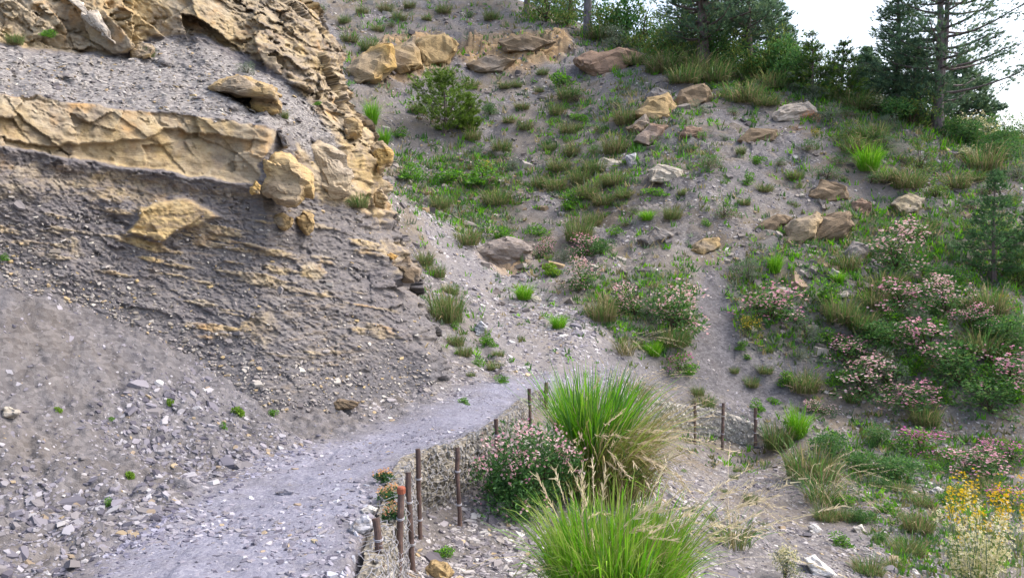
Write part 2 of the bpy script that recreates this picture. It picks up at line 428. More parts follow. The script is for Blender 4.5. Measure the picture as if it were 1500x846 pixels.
# thin ochre beds in the dark shale
st = fbm(CPX * .013, bed * .11, octv=4, seed=9)
low = sstep(260, 330, CPY)
tan = np.maximum(tan, low * sstep(.08, .38, st) * .72 * sstep(630, 560, CPX))
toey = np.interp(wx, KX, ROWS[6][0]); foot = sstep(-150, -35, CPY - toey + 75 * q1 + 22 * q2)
# relief: blocks in the sandstone, thin beds in the shale
amp = CD / 8.0
b1 = worley(wx / 92, (wy - .16 * wx) / 52, seed=12); b2 = worley(wx / 34 + q2, (wy - .2 * wx) / 17 + q2, seed=13); b3 = worley(wx / 12 + q2, (wy - .2 * wx) / 5.5 + q2, seed=14)
blocky = np.clip(up, 0, 1)
fac = lambda b: (b[1] - .5) * 2 * b[4] + (b[2] - .5) * 2 * b[3]
b4 = worley((wx + .8 * wy) / 150, (wy - .75 * wx) / 46, seed=17)
rt = sstep(280, 380, wx)
d_up = blocky * ((1 - .75 * rt) * (.24 * (b4[0] - .5) + .26 * fac(b4)) + .12 * (b1[0] - .5) + .13 * fac(b1) + (.08 * (b2[0] - .5) + .10 * fac(b2)) * np.maximum(rt, sstep(-.25, .25, q1)) + .02 * fac(b3) + .03 * rt * (b3[0] - .5) + .02 * q2 + .10 * rt * q1)
d_led = ledge * (.08 * (b4[0] - .5) + .07 * (b1[0] - .5) + .13 * fac(b1) + .035 * fac(b2) * sstep(0, .25, q1) + .018 * q2 + .006 * fac(b3))
# step along the middle of the ledge: the lower half stands a little back
mid = wy - np.interp(wx, [-300, 0, 60, 120, 210, 240, 400], [185, 205, 214, 216, 200, 190, 205])
d_led = d_led - ledge * .10 * sstep(-1.5, 1.5, mid + 3 * q2) * sstep(420, 330, wx)
sh_ = (1 - np.maximum(blocky, ledge)) * (1 - .9 * terr) * (1 - .75 * foot)
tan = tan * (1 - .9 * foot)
saw = lambda f, s, wob: (lambda u: (u - np.floor(u)))(bed * f + wob * fbm(CPX * .008, bed * .03, octv=3, seed=s))
d_sh = .36 * sh_ * (.14 * fbm(CPX * .01, CPY * .018, octv=3, seed=18) + (.07 * (b2[0] - .5) + .09 * fac(b2)) * sstep(-.2, .25, q1) + .05 * (b3[0] - .5) * sstep(.0, .3, q2 + st) + .05 * fac(b3) + .10 * fac(b1) + .03 * vnoise(wx * .25, bed * .6, seed=90)
       + .018 * (saw(.045, 15, 3.0) - .5) * sstep(-.15, .2, fbm(CPX * .006, CPY * .01, octv=2, seed=44)) + .022 * q2)
d_sh = d_sh * (1 - .6 * lens) + .09 * lens + .08 * lens * fac(b1)
d_sh += sh_ * .06 * np.clip(tan - .3, 0, 1) * low + .5 * sh_ * low * (.035 * fac(b3) * sstep(.0, .3, st) + .05 * fac(b2) * sstep(.1, .35, -st))
d_te = terr * (.06 * q1 + .03 * q2)
CD = CD - amp * (d_up + d_led + d_sh + d_te)
# the block outlines at the open right-hand edge of the cut
rim = np.clip(1 - (ce[None, :] - CPX) / 46.0, 0, 1)
CD = CD + .8 * rim ** 2.2
# the little hollow under the cap slab
CD = CD + .35 * softpoly(wx, wy, [(318,134),(372,136),(384,152),(372,164),(345,150)], 5)
CP = at(CPX, CPY, CD)
cols = [np.stack([tan, terr, foot], -1)]
wrapP = []
for k in range(1, NW + 1):
    u_ = k * 14 / NW; dd = CD[-1] + .06 * u_ + .028 * u_ ** 2
    wrapP.append(at(ce - 1.6 * u_ - .5 * u_ * vnoise(cy_ * .03, cy_ * 0 + u_ * .4, seed=8), cy_, dd))
CPall = np.concatenate([CP, np.stack(wrapP)], 0)
# broken rock along the open edge and round its far side
ew = np.concatenate([np.clip(1 - (ce[None, :] - CPX) / 70.0, 0, 1), np.ones((NW, len(cy_)))], 0) * (1 - .55 * sstep(480, 600, cy_))[None, :]
Xc, Yc, Zz = CPall[..., 0], CPall[..., 1], CPall[..., 2]; hc = Yc * .9 - Xc * .45
e1 = worley(hc * 1.5 + .3 * Zz, Zz * 2.1 + .25 * fbm(hc, Zz, octv=2, seed=24), 25); e2 = worley(hc * 4.2 + .3 * Zz, Zz * 6.5 + .3 * fbm(hc * 2, Zz * 2, octv=2, seed=26), 27)
dv = .26 * (e1[0] - .62) + .20 * fac(e1) + .09 * (e2[0] - .5) + .09 * fac(e2) + .06 * fbm(hc * 3, Zz * 4, octv=3, seed=28)
CPall[..., 0] += ew * dv * .75; CPall[..., 1] -= ew * dv * .45
Zc = np.concatenate([cols[0], np.repeat(cols[0][-1:], NW, 0) * np.array([1, 1, .6]) + np.array([1, 0, 0]) * (.35 * (e1[1][NC:] - .5) + .3 * (e2[1][NC:] - .5))[..., None]], 0)
nI, nJ = CPall.shape[:2]; idc = np.arange(nI * nJ).reshape(nI, nJ)
Fc = np.stack([idc[:-1, :-1], idc[:-1, 1:], idc[1:, 1:], idc[1:, :-1]], -1).reshape(-1, 4)

t = NT('cut_rock'); pos = t.geo(); zn = t.attr('Zone'); sz = t.n('SeparateColor', {'Color': zn.outputs['Color']})
bedv = t.scalev(pos, (1, 1, 4.2), (0, math.radians(9), 0))
s1 = t.noise(bedv, 3.2, 7, .65, .3); s2 = t.noise(bedv, 14, 6, .7); n1 = t.noise(pos, 1.3, 5, .6); n2 = t.noise(pos, 8, 7, .7); nf = t.noise(pos, 60, 3, .7)
vo = t.n('TexVoronoi', {'Vector': t.scalev(pos, (1, 1, 2.4)), 'Scale': 26.0}); chip = t.n('SeparateColor', {'Color': vo.outputs['Color']}).outputs[0]
shale = t.ramp(s1, [(.22, (.085, .082, .09)), (.42, (.13, .124, .132)), (.56, (.175, .164, .162)), (.75, (.25, .222, .185))])
shale = t.mix(.42, shale, t.ramp(s2, [(.25, (.066, .064, .072)), (.45, (.125, .12, .128)), (.6, (.175, .165, .163)), (.8, (.27, .24, .20))]))
n3 = t.noise(pos, .8, 4, .6); st2 = t.noise(t.scalev(pos, (1, 1, 6), (0, math.radians(9), 0)), 4.5, 6, .7, .4)
shale = t.mix(t.math('MULTIPLY', t.ramp(st2, [(.5, (0,) * 3), (.68, (1,) * 3)]), t.ramp(n3, [(.4, (.05,) * 3), (.62, (.7,) * 3)])), shale, t.ramp(n2, [(.3, (.20, .145, .085)), (.7, (.42, .32, .19))]))
shale = t.mix(t.ramp(t.noise(pos, .55, 4, .55), [(.5, (0,) * 3), (.66, (.6,) * 3)]), shale, t.mix(s2, (.06, .055, .066), (.17, .155, .175)))
shale = t.mix(.30, shale, t.ramp(chip, [(0, (.09, .082, .09)), (.5, (.15, .135, .138)), (.9, (.25, .225, .21)), (1, (.36, .33, .30))]))
tanc = t.ramp(n2, [(.22, (.24, .155, .065)), (.42, (.355, .255, .12)), (.58, (.45, .34, .175)), (.78, (.53, .43, .26))])
tanc = t.mix(t.ramp(n1, [(.36, (0,) * 3), (.54, (.9,) * 3)]), tanc, t.ramp(n2, [(.25, (.17, .14, .11)), (.5, (.31, .26, .19)), (.8, (.43, .38, .30))]))
tanc = t.mix(t.math('MULTIPLY', t.ramp(s1, [(.28, (1,) * 3), (.45, (0,) * 3)]), .65), tanc, (.15, .10, .055))
terrc = t.mix(.5, t.ramp(n2, [(.25, (.075, .071, .07)), (.5, (.175, .168, .16)), (.75, (.28, .268, .25))]), t.ramp(chip, [(0, (.06, .058, .065)), (.5, (.19, .178, .182)), (.9, (.36, .335, .325)), (1, (.5, .47, .45))]))
tf = t.math('ADD', sz.outputs[0], t.math('MULTIPLY', t.math('SUBTRACT', t.math('ADD', t.math('MULTIPLY', s1, .5), t.math('MULTIPLY', n2, .5)), .5), 2.0))
tanc = t.mix(t.ramp(t.noise(t.scalev(pos, (2, 2, .6)), 1.6, 5, .65), [(.52, (0,) * 3), (.66, (.6,) * 3)]), tanc, t.mix(n2, (.15, .12, .10), (.30, .26, .22)))
tanc = t.mix(t.ramp(t.noise(pos, 2.6, 3, .6), [(.56, (0,) * 3), (.7, (.7,) * 3)]), tanc, t.mix(n2, (.36, .20, .07), (.50, .31, .12)))
c = t.mix(t.ramp(tf, [(.30, (0,) * 3), (.85, (1,) * 3)]), shale, tanc)
c = t.mix(sz.outputs[1], c, terrc)
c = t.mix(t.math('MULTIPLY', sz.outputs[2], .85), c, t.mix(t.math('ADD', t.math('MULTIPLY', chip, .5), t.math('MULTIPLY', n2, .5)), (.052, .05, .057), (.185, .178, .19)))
h = t.math('ADD', t.math('ADD', s2, t.math('MULTIPLY', s1, 1.5)), t.math('ADD', t.math('MULTIPLY', n2, .8), t.math('MULTIPLY', nf, .35)))
M_cliff = t.bsdf(c, .92, h, .6, .022, .12)
cliff = link('cliff', meshdata('cliff', CPall.reshape(-1, 3), Fc, M_cliff, None, True, {'Zone': Zc.reshape(-1, 3)}))
tag(cliff, kind='structure')
# ------------------------------------------------------------------ loose stones
rng = np.random.default_rng(11)
def stone_mat(name, bumpd=.02, scale=9):
    t = NT(name); ob = t.obj(); a = t.attr('Col').outputs['Color']
    n = t.noise(ob, scale, 6, .65); n2 = t.noise(t.scalev(ob, (1, 1, 4), (0, .2, 0)), scale * 1.6, 5, .7)
    c = t.mix(1.0, a, t.ramp(n, [(.25, (.72,) * 3), (.5, (1.0,) * 3), (.75, (1.22, 1.2, 1.15))]), 'MULTIPLY')
    c = t.mix(t.ramp(n2, [(.36, (.7,) * 3), (.5, (0,) * 3)]), c, (.12, .085, .05))
    return t.bsdf(c, .9, t.math('ADD', n, n2), .8, bumpd, .2)
M_rock = stone_mat('rough_rock', .025, 7)
t = NT('stone_chips'); M_chip = t.bsdf(t.attr('Col').outputs['Color'], .85, None, spec=.25)

def shards(Pc, Nn, size, colr, rs, flat=(.07, .24)):
    """flat angular flakes lying on the surface: a hexagonal top and its sides"""
    n = len(Pc)
    th = np.linspace(0, 2 * np.pi, 7)[:-1][None] + rs.uniform(-.38, .38, (n, 6)); rad = rs.uniform(.55, 1.1, (n, 6))
    el = rs.uniform(.45, 1, (n, 1)); X = np.cos(th) * rad; Y = np.sin(th) * rad * el
    hgt = rs.uniform(*flat, (n, 1)); zt = hgt * (1 + rs.uniform(-.35, .35, (n, 6)))
    top = np.stack([X * .86, Y * .86, zt], -1); bot = np.stack([X, Y, -hgt * .8 + 0 * X], -1)
    V = np.concatenate([top, bot], 1)                                    # n,12,3
    ang = rs.uniform(0, 2 * np.pi, n); ca, sa = np.cos(ang), np.sin(ang)
    V = np.stack([V[..., 0] * ca[:, None] - V[..., 1] * sa[:, None], V[..., 0] * sa[:, None] + V[..., 1] * ca[:, None], V[..., 2]], -1)
    Nn = Nn + rs.normal(0, .22, Nn.shape); Nn /= np.linalg.norm(Nn, axis=1, keepdims=True)
    ref = np.where(np.abs(Nn[:, :1]) < .8, np.array([[1., 0, 0]]), np.array([[0, 1., 0]]))
    U = np.cross(ref, Nn); U /= np.linalg.norm(U, axis=1, keepdims=True); W = np.cross(Nn, U)
    V = V * size[:, None, None]
    V = Pc[:, None] + V[..., :1] * U[:, None] + V[..., 1:2] * W[:, None] + V[..., 2:] * Nn[:, None]
    k = np.arange(6); k2 = (k + 1) % 6
    tmpl = np.concatenate([[[0, 1, 2, 3], [0, 3, 4, 5]], np.stack([k, k + 6, k2 + 6, k2], -1)], 0)
    F = (np.arange(n)[:, None, None] * 12 + tmpl[None]).reshape(-1, 4)
    return V.reshape(-1, 3), F, np.repeat(colr, 12, 0)

PAL = np.array([[.20,.185,.20],[.26,.24,.25],[.15,.14,.155],[.33,.31,.31],[.22,.20,.19],[.37,.35,.345],[.48,.455,.43],[.31,.24,.16],[.36,.28,.17],[.11,.10,.115]])
def pal(n, p, rs):
    c = PAL[rs.choice(len(PAL), n, p=np.array(p) / np.sum(p))]
    return np.clip(c * rs.uniform(.82, 1.18, (n, 1)), 0, .7)

def gravel_on_ground(n, rs):
    a = rs.uniform(np.radians(-35), np.radians(35.5), n * 3); lr = rs.uniform(np.log(2.7), np.log(33), n * 3); r = np.exp(lr)
    i = np.clip(np.searchsorted(az, a), 0, nA - 1); j = np.clip(np.searchsorted(rr, r), 0, nR - 1)
    x, y = r * np.sin(a), r * np.cos(a)
    px, py, _ = proj(np.stack([x, y, GZ[i, j]], -1))
    dens = .55 + .8 * mound[i, j] - .38 * np.minimum(Zpath[i, j], 1) - .35 * green[i, j] - .3 * trace[i, j] + .25 * vnoise(x * 1.3, y * 1.3, seed=70)
    toe = sstep(0, .4, Zpath[i, j]) * 0 + (x < -1.2) * (r < 8) * (1 - Zpath[i, j]); dens = dens + .1 * toe + .55 * KL[i, j] * (x > .8)
    edge = np.exp(-((x + 1.0) / .28) ** 2) * (y < 5.6) * (y > 3); dens = dens + .4 * edge
    cl = fbm(x * 1.1 + 3, y * 1.1, octv=3, seed=72); dens = dens * (.35 + 1.3 * sstep(-.3, .3, cl)); srt = 1 + .5 * sstep(.0, .4, cl)
    keep = rs.uniform(0, 1, n * 3) < np.clip(dens, .05, 1) * .6
    x, y, r, i, j, edge = x[keep], y[keep], r[keep], i[keep], j[keep], edge[keep]
    z = gz(x, y); e = .06 * np.maximum(1, r / 8)
    gx = (gz(x + e, y) - gz(x - e, y)) / (2 * e); gy = (gz(x, y + e) - gz(x, y - e)) / (2 * e)
    N = np.stack([-gx, -gy, np.ones_like(gx)], -1); N /= np.linalg.norm(N, axis=1, keepdims=True)
    s = rs.lognormal(np.log(.016), .5, len(x)); s = np.maximum(s, r * .0011 * rs.lognormal(0, .4, len(s))) * (1 + .2 * edge) * (1 + .3 * mound[i, j])
    s = np.where(Zpath[i, j] > .5, np.minimum(s, .024 + .016 * edge), s); s = np.minimum(s * (1 - .2 * toe[keep]) * srt[keep], .16)
    c = pal(len(x), [5, 6, 5, 4.4, 5, 2.4, .8, .6, .4, 4.5], rs)
    c = np.where((mound[i, j] > .5)[:, None], c * np.array([1.12, 1.14, 1.18]), c); c = np.where((edge > .4)[:, None], np.minimum(c, .36), c)
    ppx, ppy, _ = proj(np.stack([x, y, z], -1))
    pth = Zpath[i, j] > .5
    c = np.where(pth[:, None], c * np.array([.94, .97, 1.1]), c)
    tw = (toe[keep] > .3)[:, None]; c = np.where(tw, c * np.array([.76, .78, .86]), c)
    return shards(np.stack([x, y, z], -1), N, s, c, rs)

def gravel_on_cliff(n, rs):
    w = (terr + .2 * low * (1 - tan) + .8 * foot)[:-6, :]
    p = w.ravel() / w.sum(); k = rs.choice(p.size, n, p=p, replace=False); i, j = np.unravel_index(k, w.shape)
    i = np.clip(i, 1, NC - 3); j = np.clip(j, 1, len(cy_) - 2)
    A = CPall[i + 1, j] - CPall[i - 1, j]; B = CPall[i, j + 1] - CPall[i, j - 1]
    N = np.cross(A, B); N /= np.linalg.norm(N, axis=1, keepdims=True) + 1e-9
    N = np.where(N[:, 1:2] > 0, -N, N)
    N = N * .6 + np.array([0, 0, .7]); N /= np.linalg.norm(N, axis=1, keepdims=True)
    s = rs.lognormal(np.log(.016), .5, n); s = np.clip(s, .009, .075)
    return shards(CPall[i, j] + rs.normal(0, .004, (n, 3)), N, s, pal(n, [4, 4, 4, 4, 6, 1.6, .4, 1.6, 1.2, 5], rs) * np.array([1.03, 1.02, .94]), rs)

V1, F1_, C1 = gravel_on_ground(95000, rng)
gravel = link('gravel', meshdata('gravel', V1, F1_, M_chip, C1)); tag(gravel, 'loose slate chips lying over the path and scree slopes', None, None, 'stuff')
def fragments(n, rs):
    """broken slate plates strewn over the slope"""
    a = rs.uniform(np.radians(-14), np.radians(35.5), n * 4); r = np.exp(rs.uniform(np.log(9), np.log(34), n * 4)); x, y = r * np.sin(a), r * np.cos(a)
    i = np.clip(np.searchsorted(az, a), 0, nA - 1); j = np.clip(np.searchsorted(rr, r), 0, nR - 1)
    w_ = np.clip(.08 + .9 * sstep(.05, .5, fbm(x * .45, y * .45, octv=3, seed=71)) + .3 * outc[i, j], 0, 1) * (1 - Zpath[i, j]) * (1 - trace[i, j]) * (1 - .8 * mound[i, j]) * (1 - .6 * KL[i, j])
    k = np.nonzero((rs.uniform(0, 1, n * 4) < w_ * sstep(.3, .0, Zpath[i, j])) & (y > 11) & ((x > 4) | (y > 13.5)))[0][:n]; x, y, r = x[k], y[k], r[k]; z = gz(x, y); e = .3
    N = np.stack([-(gz(x + e, y) - gz(x - e, y)) / (2 * e), -(gz(x, y + e) - gz(x, y - e)) / (2 * e), np.full(len(x), 1.4)], -1); N /= np.linalg.norm(N, axis=1, keepdims=True)
    s = np.clip(rs.lognormal(np.log(.068), .55, len(x)), .03, .3) * np.interp(y, [10, 15], [.55, 1])
    c = np.array([[.15,.13,.125],[.21,.185,.17],[.11,.10,.105],[.28,.25,.225],[.36,.33,.29],[.22,.165,.11],[.30,.22,.13]])[rs.choice(7, len(x), p=[.22,.2,.18,.16,.06,.12,.06])] * rs.uniform(.8, 1.2, (len(x), 1))
    return shards(np.stack([x, y, z], -1), N, s, c, rs, (.12, .42))
V1, F1_, C1 = fragments(5200, rng)
tag(link('slate_debris', meshdata('slate_debris', V1, F1_, M_chip, C1)), 'broken slate plates strewn over the slope', None, None, 'stuff')
V1, F1_, C1 = gravel_on_cliff(26000, rng)
tag(link('rubble', meshdata('rubble', V1, F1_, M_chip, C1)), 'small shale flakes lying on the shelf and face of the rock cut', None, None, 'stuff')

# ------------------------------------------------------------------ single rocks
import bmesh
TAN, OCH, GREY, PALE, RED, BRN = (.35,.255,.13), (.40,.27,.10), (.19,.178,.175), (.40,.365,.31), (.22,.15,.11), (.20,.15,.10)
def rock(label, poly, col, d=None, thick=.6, seed=0, name='rock', onto='ground', group=None, rough_=.04, sub=3, push=.0):
    """a boulder whose face follows the traced outline; real size and depth"""
    rs = np.random.default_rng(seed + 500)
    poly = np.array(poly, float); c0 = poly.mean(0)
    if onto == 'ground' and c0[1] < 400: poly = c0 + (poly - c0) * 1.22
    if d is None:
        lo = poly[poly[:, 1].argmax()]
        d = float(cliff_depth(c0[0], c0[1])) - push if onto == 'cliff' else hit(c0[0], c0[1] * .6 + lo[1] * .4)[1] - push
    # denser outline
    q = []
    for a, b in zip(poly, np.roll(poly, -1, 0)):
        q += [a] + ([a * .5 + b * .5 + rs.normal(0, .6, 2)] if onto == 'cliff' else [])
    q = np.array(q); ext = np.ptp(poly, 0).min() * d / FPX; T = ext * thick
    if onto == 'ground': d += .2 * T
    pts = []
    for f, dz, jit in ((1.0, 0, .16), (.80, -.42, .16), (.5, -.5, .12), (.92, .6, .1), (.5, 1.0, .1)):
        for a in q[:: (1 if f > .6 else 2)]:
            p = c0 + (a - c0) * f; pts.append(at(p[0], p[1], d + T * (dz + rs.uniform(-jit, jit)) + T * .55 * (c0[1] - p[1]) / max(1, np.ptp(poly[:, 1]))))
    pts = np.array(pts); cen = pts.mean(0)
    bm = bmesh.new()
    for p in pts - cen: bm.verts.new(p)
    r = bmesh.ops.convex_hull(bm, input=bm.verts)
    bmesh.ops.delete(bm, geom=list({g for g in r['geom_interior'] + r['geom_unused'] if isinstance(g, bmesh.types.BMVert)}), context='VERTS')
    bmesh.ops.dissolve_limit(bm, angle_limit=math.radians(13), verts=bm.verts, edges=bm.edges)
    bmesh.ops.bevel(bm, geom=list(bm.edges), offset=ext * .02, segments=1, affect='EDGES', profile=.5, clamp_overlap=True)
    bmesh.ops.triangulate(bm, faces=bm.faces)
    for _ in range(sub): 
        big = [e for e in bm.edges if e.calc_length() > ext * .07]
        if not big: break
        bmesh.ops.subdivide_edges(bm, edges=big, cuts=1, use_grid_fill=True)
        bmesh.ops.triangulate(bm, faces=bm.faces)
    bm.normal_update()
    co = np.array([v.co for v in bm.verts]); no = np.array([v.normal for v in bm.verts])
    s = 1 / ext
    dsp = rough_ * ext * (1.6 * fbm(co[:, 0] * s * 1.7, co[:, 1] * s * 1.7, co[:, 2] * s * 3.0, 3, seed + 1) + 1.1 * fbm(co[:, 0] * s * 5, co[:, 1] * s * 5, co[:, 2] * s * 12, 3, seed + 2))
    wk = worley(co[:, 0] * s * 2.2 + co[:, 1] * s, (co[:, 2] + .25 * co[:, 0]) * s * 4.2, seed + 3)
    dsp += rough_ * ext * (2.6 * (wk[0] - .5) + 2.4 * ((wk[1] - .5) * 2 * wk[4] + (wk[2] - .5) * 2 * wk[3]))
    co = co + no * dsp[:, None]
    for v, p in zip(bm.verts, co): v.co = p
    me = bpy.data.meshes.new(name); bm.to_mesh(me); bm.free()
    v = fbm(co[:, 0] * s, co[:, 1] * s, co[:, 2] * s * 2, 3, seed + 5)
    base = np.array(col)[None] * (1 + .22 * v[:, None]); g = sstep(.05, .4, fbm(co[:, 0] * s * .9 + 9, co[:, 1] * s, co[:, 2] * s, 2, seed + 8))[:, None] * .5
    base = base * (1 - g) + g * np.array([.26, .24, .225])
    a = me.color_attributes.new('Col', 'FLOAT_COLOR', 'POINT'); a.data.foreach_set('color', np.c_[base, np.ones(len(base))].astype(np.float32).ravel())
    me.materials.append(M_rock)
    return tag(link(name, me, None, cen), label, 'rock', group)

C_ = dict(onto='cliff')
rock('rounded tan boulder wedged against the right end of the long ledge', [(383,235),(400,222),(425,222),(447,240),(458,262),(452,285),(435,303),(405,302),(385,285),(375,262)], (.42,.305,.15), thick=.75, seed=1, name='boulder', push=.25, **C_)
rock('big smooth buff block just right of the rounded boulder', [(440,208),(470,205),(500,232),(520,262),(512,288),(482,300),(462,290),(458,255),(443,230)], (.44,.36,.25), thick=.4, seed=2, name='boulder', push=.02, **C_)
rock('ochre block under the roof of the small hollow above the ledge', [(366,132),(398,130),(412,148),(412,166),(396,172),(368,160)], OCH, thick=.6, seed=3, name='boulder', push=.15, **C_)
rock('flat cap slab roofing the small hollow above the ledge', [(300,128),(318,114),(350,107),(392,121),(413,140),(408,147),(380,136),(340,128),(312,135)], TAN, thick=1.6, seed=4, name='rock_slab', push=.3, **C_)
rock('left one of two small tan stones poking out below the boulder', [(396,318),(412,312),(430,320),(428,332),(415,337),(400,328)], TAN, thick=.8, seed=5, push=.1, **C_)
rock('right one of two small tan stones poking out below the boulder', [(432,320),(445,309),(460,316),(461,335),(450,343),(434,332)], TAN, thick=.8, seed=6, push=.12, **C_)
rock('fist sized yellow stone lodged at the left foot of the rounded boulder', [(365,280),(374,263),(382,272),(380,284),(369,286)], OCH, thick=.8, seed=7, push=.3, **C_)
rock('ochre block jutting from the open right edge of the cut, above green grass', [(543,212),(560,207),(577,224),(573,244),(556,252),(545,234)], OCH, thick=.8, seed=8, push=-.1, **C_)
rock('tan block on the right edge of the cut, highest of three', [(503,178),(517,170),(533,184),(531,200),(508,202)], TAN, thick=.7, seed=9, push=.0, **C_)
rock('small tan block on the right edge of the cut, just over the scree chute', [(547,282),(559,275),(567,289),(563,306),(550,302)], TAN, thick=.8, seed=10, push=-.1, **C_)
rock('brown block at the foot of the open edge beside the scree chute', [(578,390),(598,378),(618,394),(613,412),(588,414)], BRN, thick=.7, seed=11, push=.0, **C_)
rock('tiny orange stone near the right edge of the dark shale', [(564,376),(572,370),(584,374),(578,381)], (.5,.3,.1), thick=.8, seed=12, push=.06, **C_)
rock('pale narrow slab leaning in the yellow rock, upper left corner', [(95,-6),(112,-6),(140,25),(173,60),(170,68),(140,46)], (.56,.50,.42), thick=.6, seed=13, name='rock_slab', push=.12, **C_)
rock('tan stone set in the shelf scree under the pale slab', [(185,76),(205,62),(228,70),(222,86),(196,88)], TAN, thick=.6, seed=14, push=.12, **C_)
rock('thin dark flake standing between the ledge and the buff block', [(404,190),(412,188),(424,214),(416,218)], GREY, thick=1.2, seed=15, push=.1, **C_)
rock('broken tan plate low in the shale face near the path bend', [(478,590),(500,584),(528,588),(520,598),(490,600)], BRN, thick=.8, seed=16, push=.06, **C_)
rock('pale flat stone on the left toe of the scree', [(0,598),(14,594),(32,603),(20,614),(2,612)], PALE, thick=.9, seed=17)
for k, (lab, poly, col, th) in enumerate([
 ('reddish flat topped block high on the slope below the pines', [(850,88),(870,80),(905,75),(935,85),(912,105),(880,112),(860,104)], RED, .8),
 ('large tan block, biggest of the cluster below the ridge', [(933,166),(950,146),(976,140),(989,160),(981,173),(950,181)], TAN, .8),
 ('cracked grey slab stacked on the largest tan block', [(947,142),(962,129),(980,136),(974,148),(950,152)], GREY, .8),
 ('small tilted brown stone, lowest left of the cluster below the ridge', [(922,188),(944,170),(951,181),(934,197)], BRN, .8),
 ('rusty brown block under the largest tan block of the cluster', [(932,206),(953,184),(974,187),(966,205),(950,213)], RED, .8),
 ('broad grey brown boulder right of the tan cluster', [(987,160),(1000,136),(1030,124),(1041,143),(1012,161)], BRN, .6),
 ('small reddish stone under the broad grey brown boulder', [(997,198),(1005,187),(1025,188),(1021,200),(1003,203)], RED, .8),
 ('low flat brown outcrop right of the cluster, in scree', [(1085,205),(1100,190),(1135,192),(1132,205),(1095,210)], BRN, .7),
 ('pale layered rock with orange dead branches beside it', [(1135,170),(1150,156),(1180,152),(1196,165),(1170,176),(1140,178)], (.4,.35,.3), .7),
 ('pale flat stone in the grass left of the middle slope', [(870,241),(885,233),(911,237),(905,246),(880,250)], PALE, .8),
 ('small bluish upright stone beside the pale flat stone', [(918,229),(930,227),(934,242),(922,245)], (.36,.36,.40), .8),
 ('pair of pale joined slabs in the middle of the slope', [(953,252),(965,243),(996,250),(998,265),(970,268),(955,265)], PALE, .7),
 ('tall tan slab leaning right, tallest of the leaning slabs', [(1147,360),(1163,326),(1194,313),(1202,325),(1185,352),(1166,369)], TAN, .6),
 ('brown slab leaning beside the tallest tan slab', [(1187,357),(1206,322),(1240,315),(1246,330),(1216,360)], BRN, .6),
 ('grey slab lying flat left of the leaning slabs', [(1106,336),(1138,315),(1156,321),(1130,341)], BRN, .7),
 ('grey slab sunk in soil below the leaning slabs', [(1234,376),(1250,358),(1270,362),(1262,384),(1240,388)], GREY, .6),
 ('rusty knob of rock above the leaning slabs', [(1248,301),(1262,292),(1275,300),(1272,315),(1253,316)], RED, .7),
 ('rounded grey brown rock half under the heath tufts', [(1190,287),(1205,268),(1236,275),(1240,290),(1205,296)], BRN, .7),
 ('cracked layered stone right of the rusty knob', [(1310,299),(1330,285),(1351,292),(1345,308),(1320,311)], (.36,.3,.2), .8),
 ('tan stone lying just above the bare trace', [(1012,366),(1030,350),(1050,349),(1051,362),(1030,373)], TAN, .7),
 ('grey layered rock left of the bare trace', [(938,352),(960,335),(982,345),(966,358),(946,361)], GREY, .7),
 ('smooth grey brown hollowed rock at the head of the scree mound', [(700,376),(716,356),(742,350),(776,360),(770,382),(738,390)], (.27,.235,.215), .6),
 ('yellow block at the left end of the high outcrop', [(513,102),(535,80),(568,72),(576,98),(548,118),(520,121)], OCH, .7),
 ('yellow cracked block in the middle of the high outcrop', [(572,76),(604,60),(614,94),(588,110),(571,106)], TAN, .7),
 ('tan block at the right end of the high outcrop', [(612,64),(648,52),(668,67),(652,90),(617,99)], TAN, .7),
 ('brown flat rock, lower of two on the high bare patch', [(690,95),(718,80),(752,88),(735,104),(700,106)], BRN, .7),
 ('brown flat rock, upper of two on the high bare patch', [(735,62),(770,52),(806,62),(780,74),(745,74)], BRN, .7),
 ('grey boulder in shade under the flowering bush', [(720,755),(728,735),(745,733),(753,750),(736,762)], (.33,.31,.30), .8),
 ('tan broken rock at the foot of the rusty stakes', [(620,832),(632,822),(654,824),(664,838),(660,856),(626,856)], TAN, .8),
 ('long white slab lying at the bottom of the gully', [(1177,816),(1194,811),(1226,842),(1216,851),(1190,848)], (.62,.6,.58), .8),
 ('white pebble beside the straw plumes in the gully', [(1183,770),(1192,766),(1203,775),(1198,783),(1186,779)], (.6,.58,.56), .9),
 ('pale stone between the grasses on the gully floor', [(1249,772),(1262,768),(1270,778),(1258,785)], (.5,.47,.42), .9),
 ('pale grey stone in the bare patch above the broom', [(1362,717),(1374,711),(1386,718),(1378,727),(1364,726)], (.45,.43,.42), .9),
 ('big bluish grey stone on the path edge by the wire netting', [(512,774),(522,758),(540,754),(547,768),(534,785),(516,785)], (.42,.42,.46), .7),
 ('pale flat stone on the path edge above the bluish one', [(529,746),(540,740),(553,744),(548,754),(532,755)], (.55,.53,.50), .8),
 ('thin dark slate plate lying on the path', [(403,720),(416,716),(432,719),(428,726),(410,727)], (.2,.2,.24), .9),
 ('bluish slate stone in the grass of the ditch', [(693,480),(705,468),(716,478),(708,496),(695,492)], (.38,.40,.46), .8),
 ('pale stone in the middle of the scree mound', [(776,437),(786,432),(795,440),(786,446)], PALE, .9),
]): rock(lab, poly, col, thick=th, seed=40 + k, sub=2, push=.0)
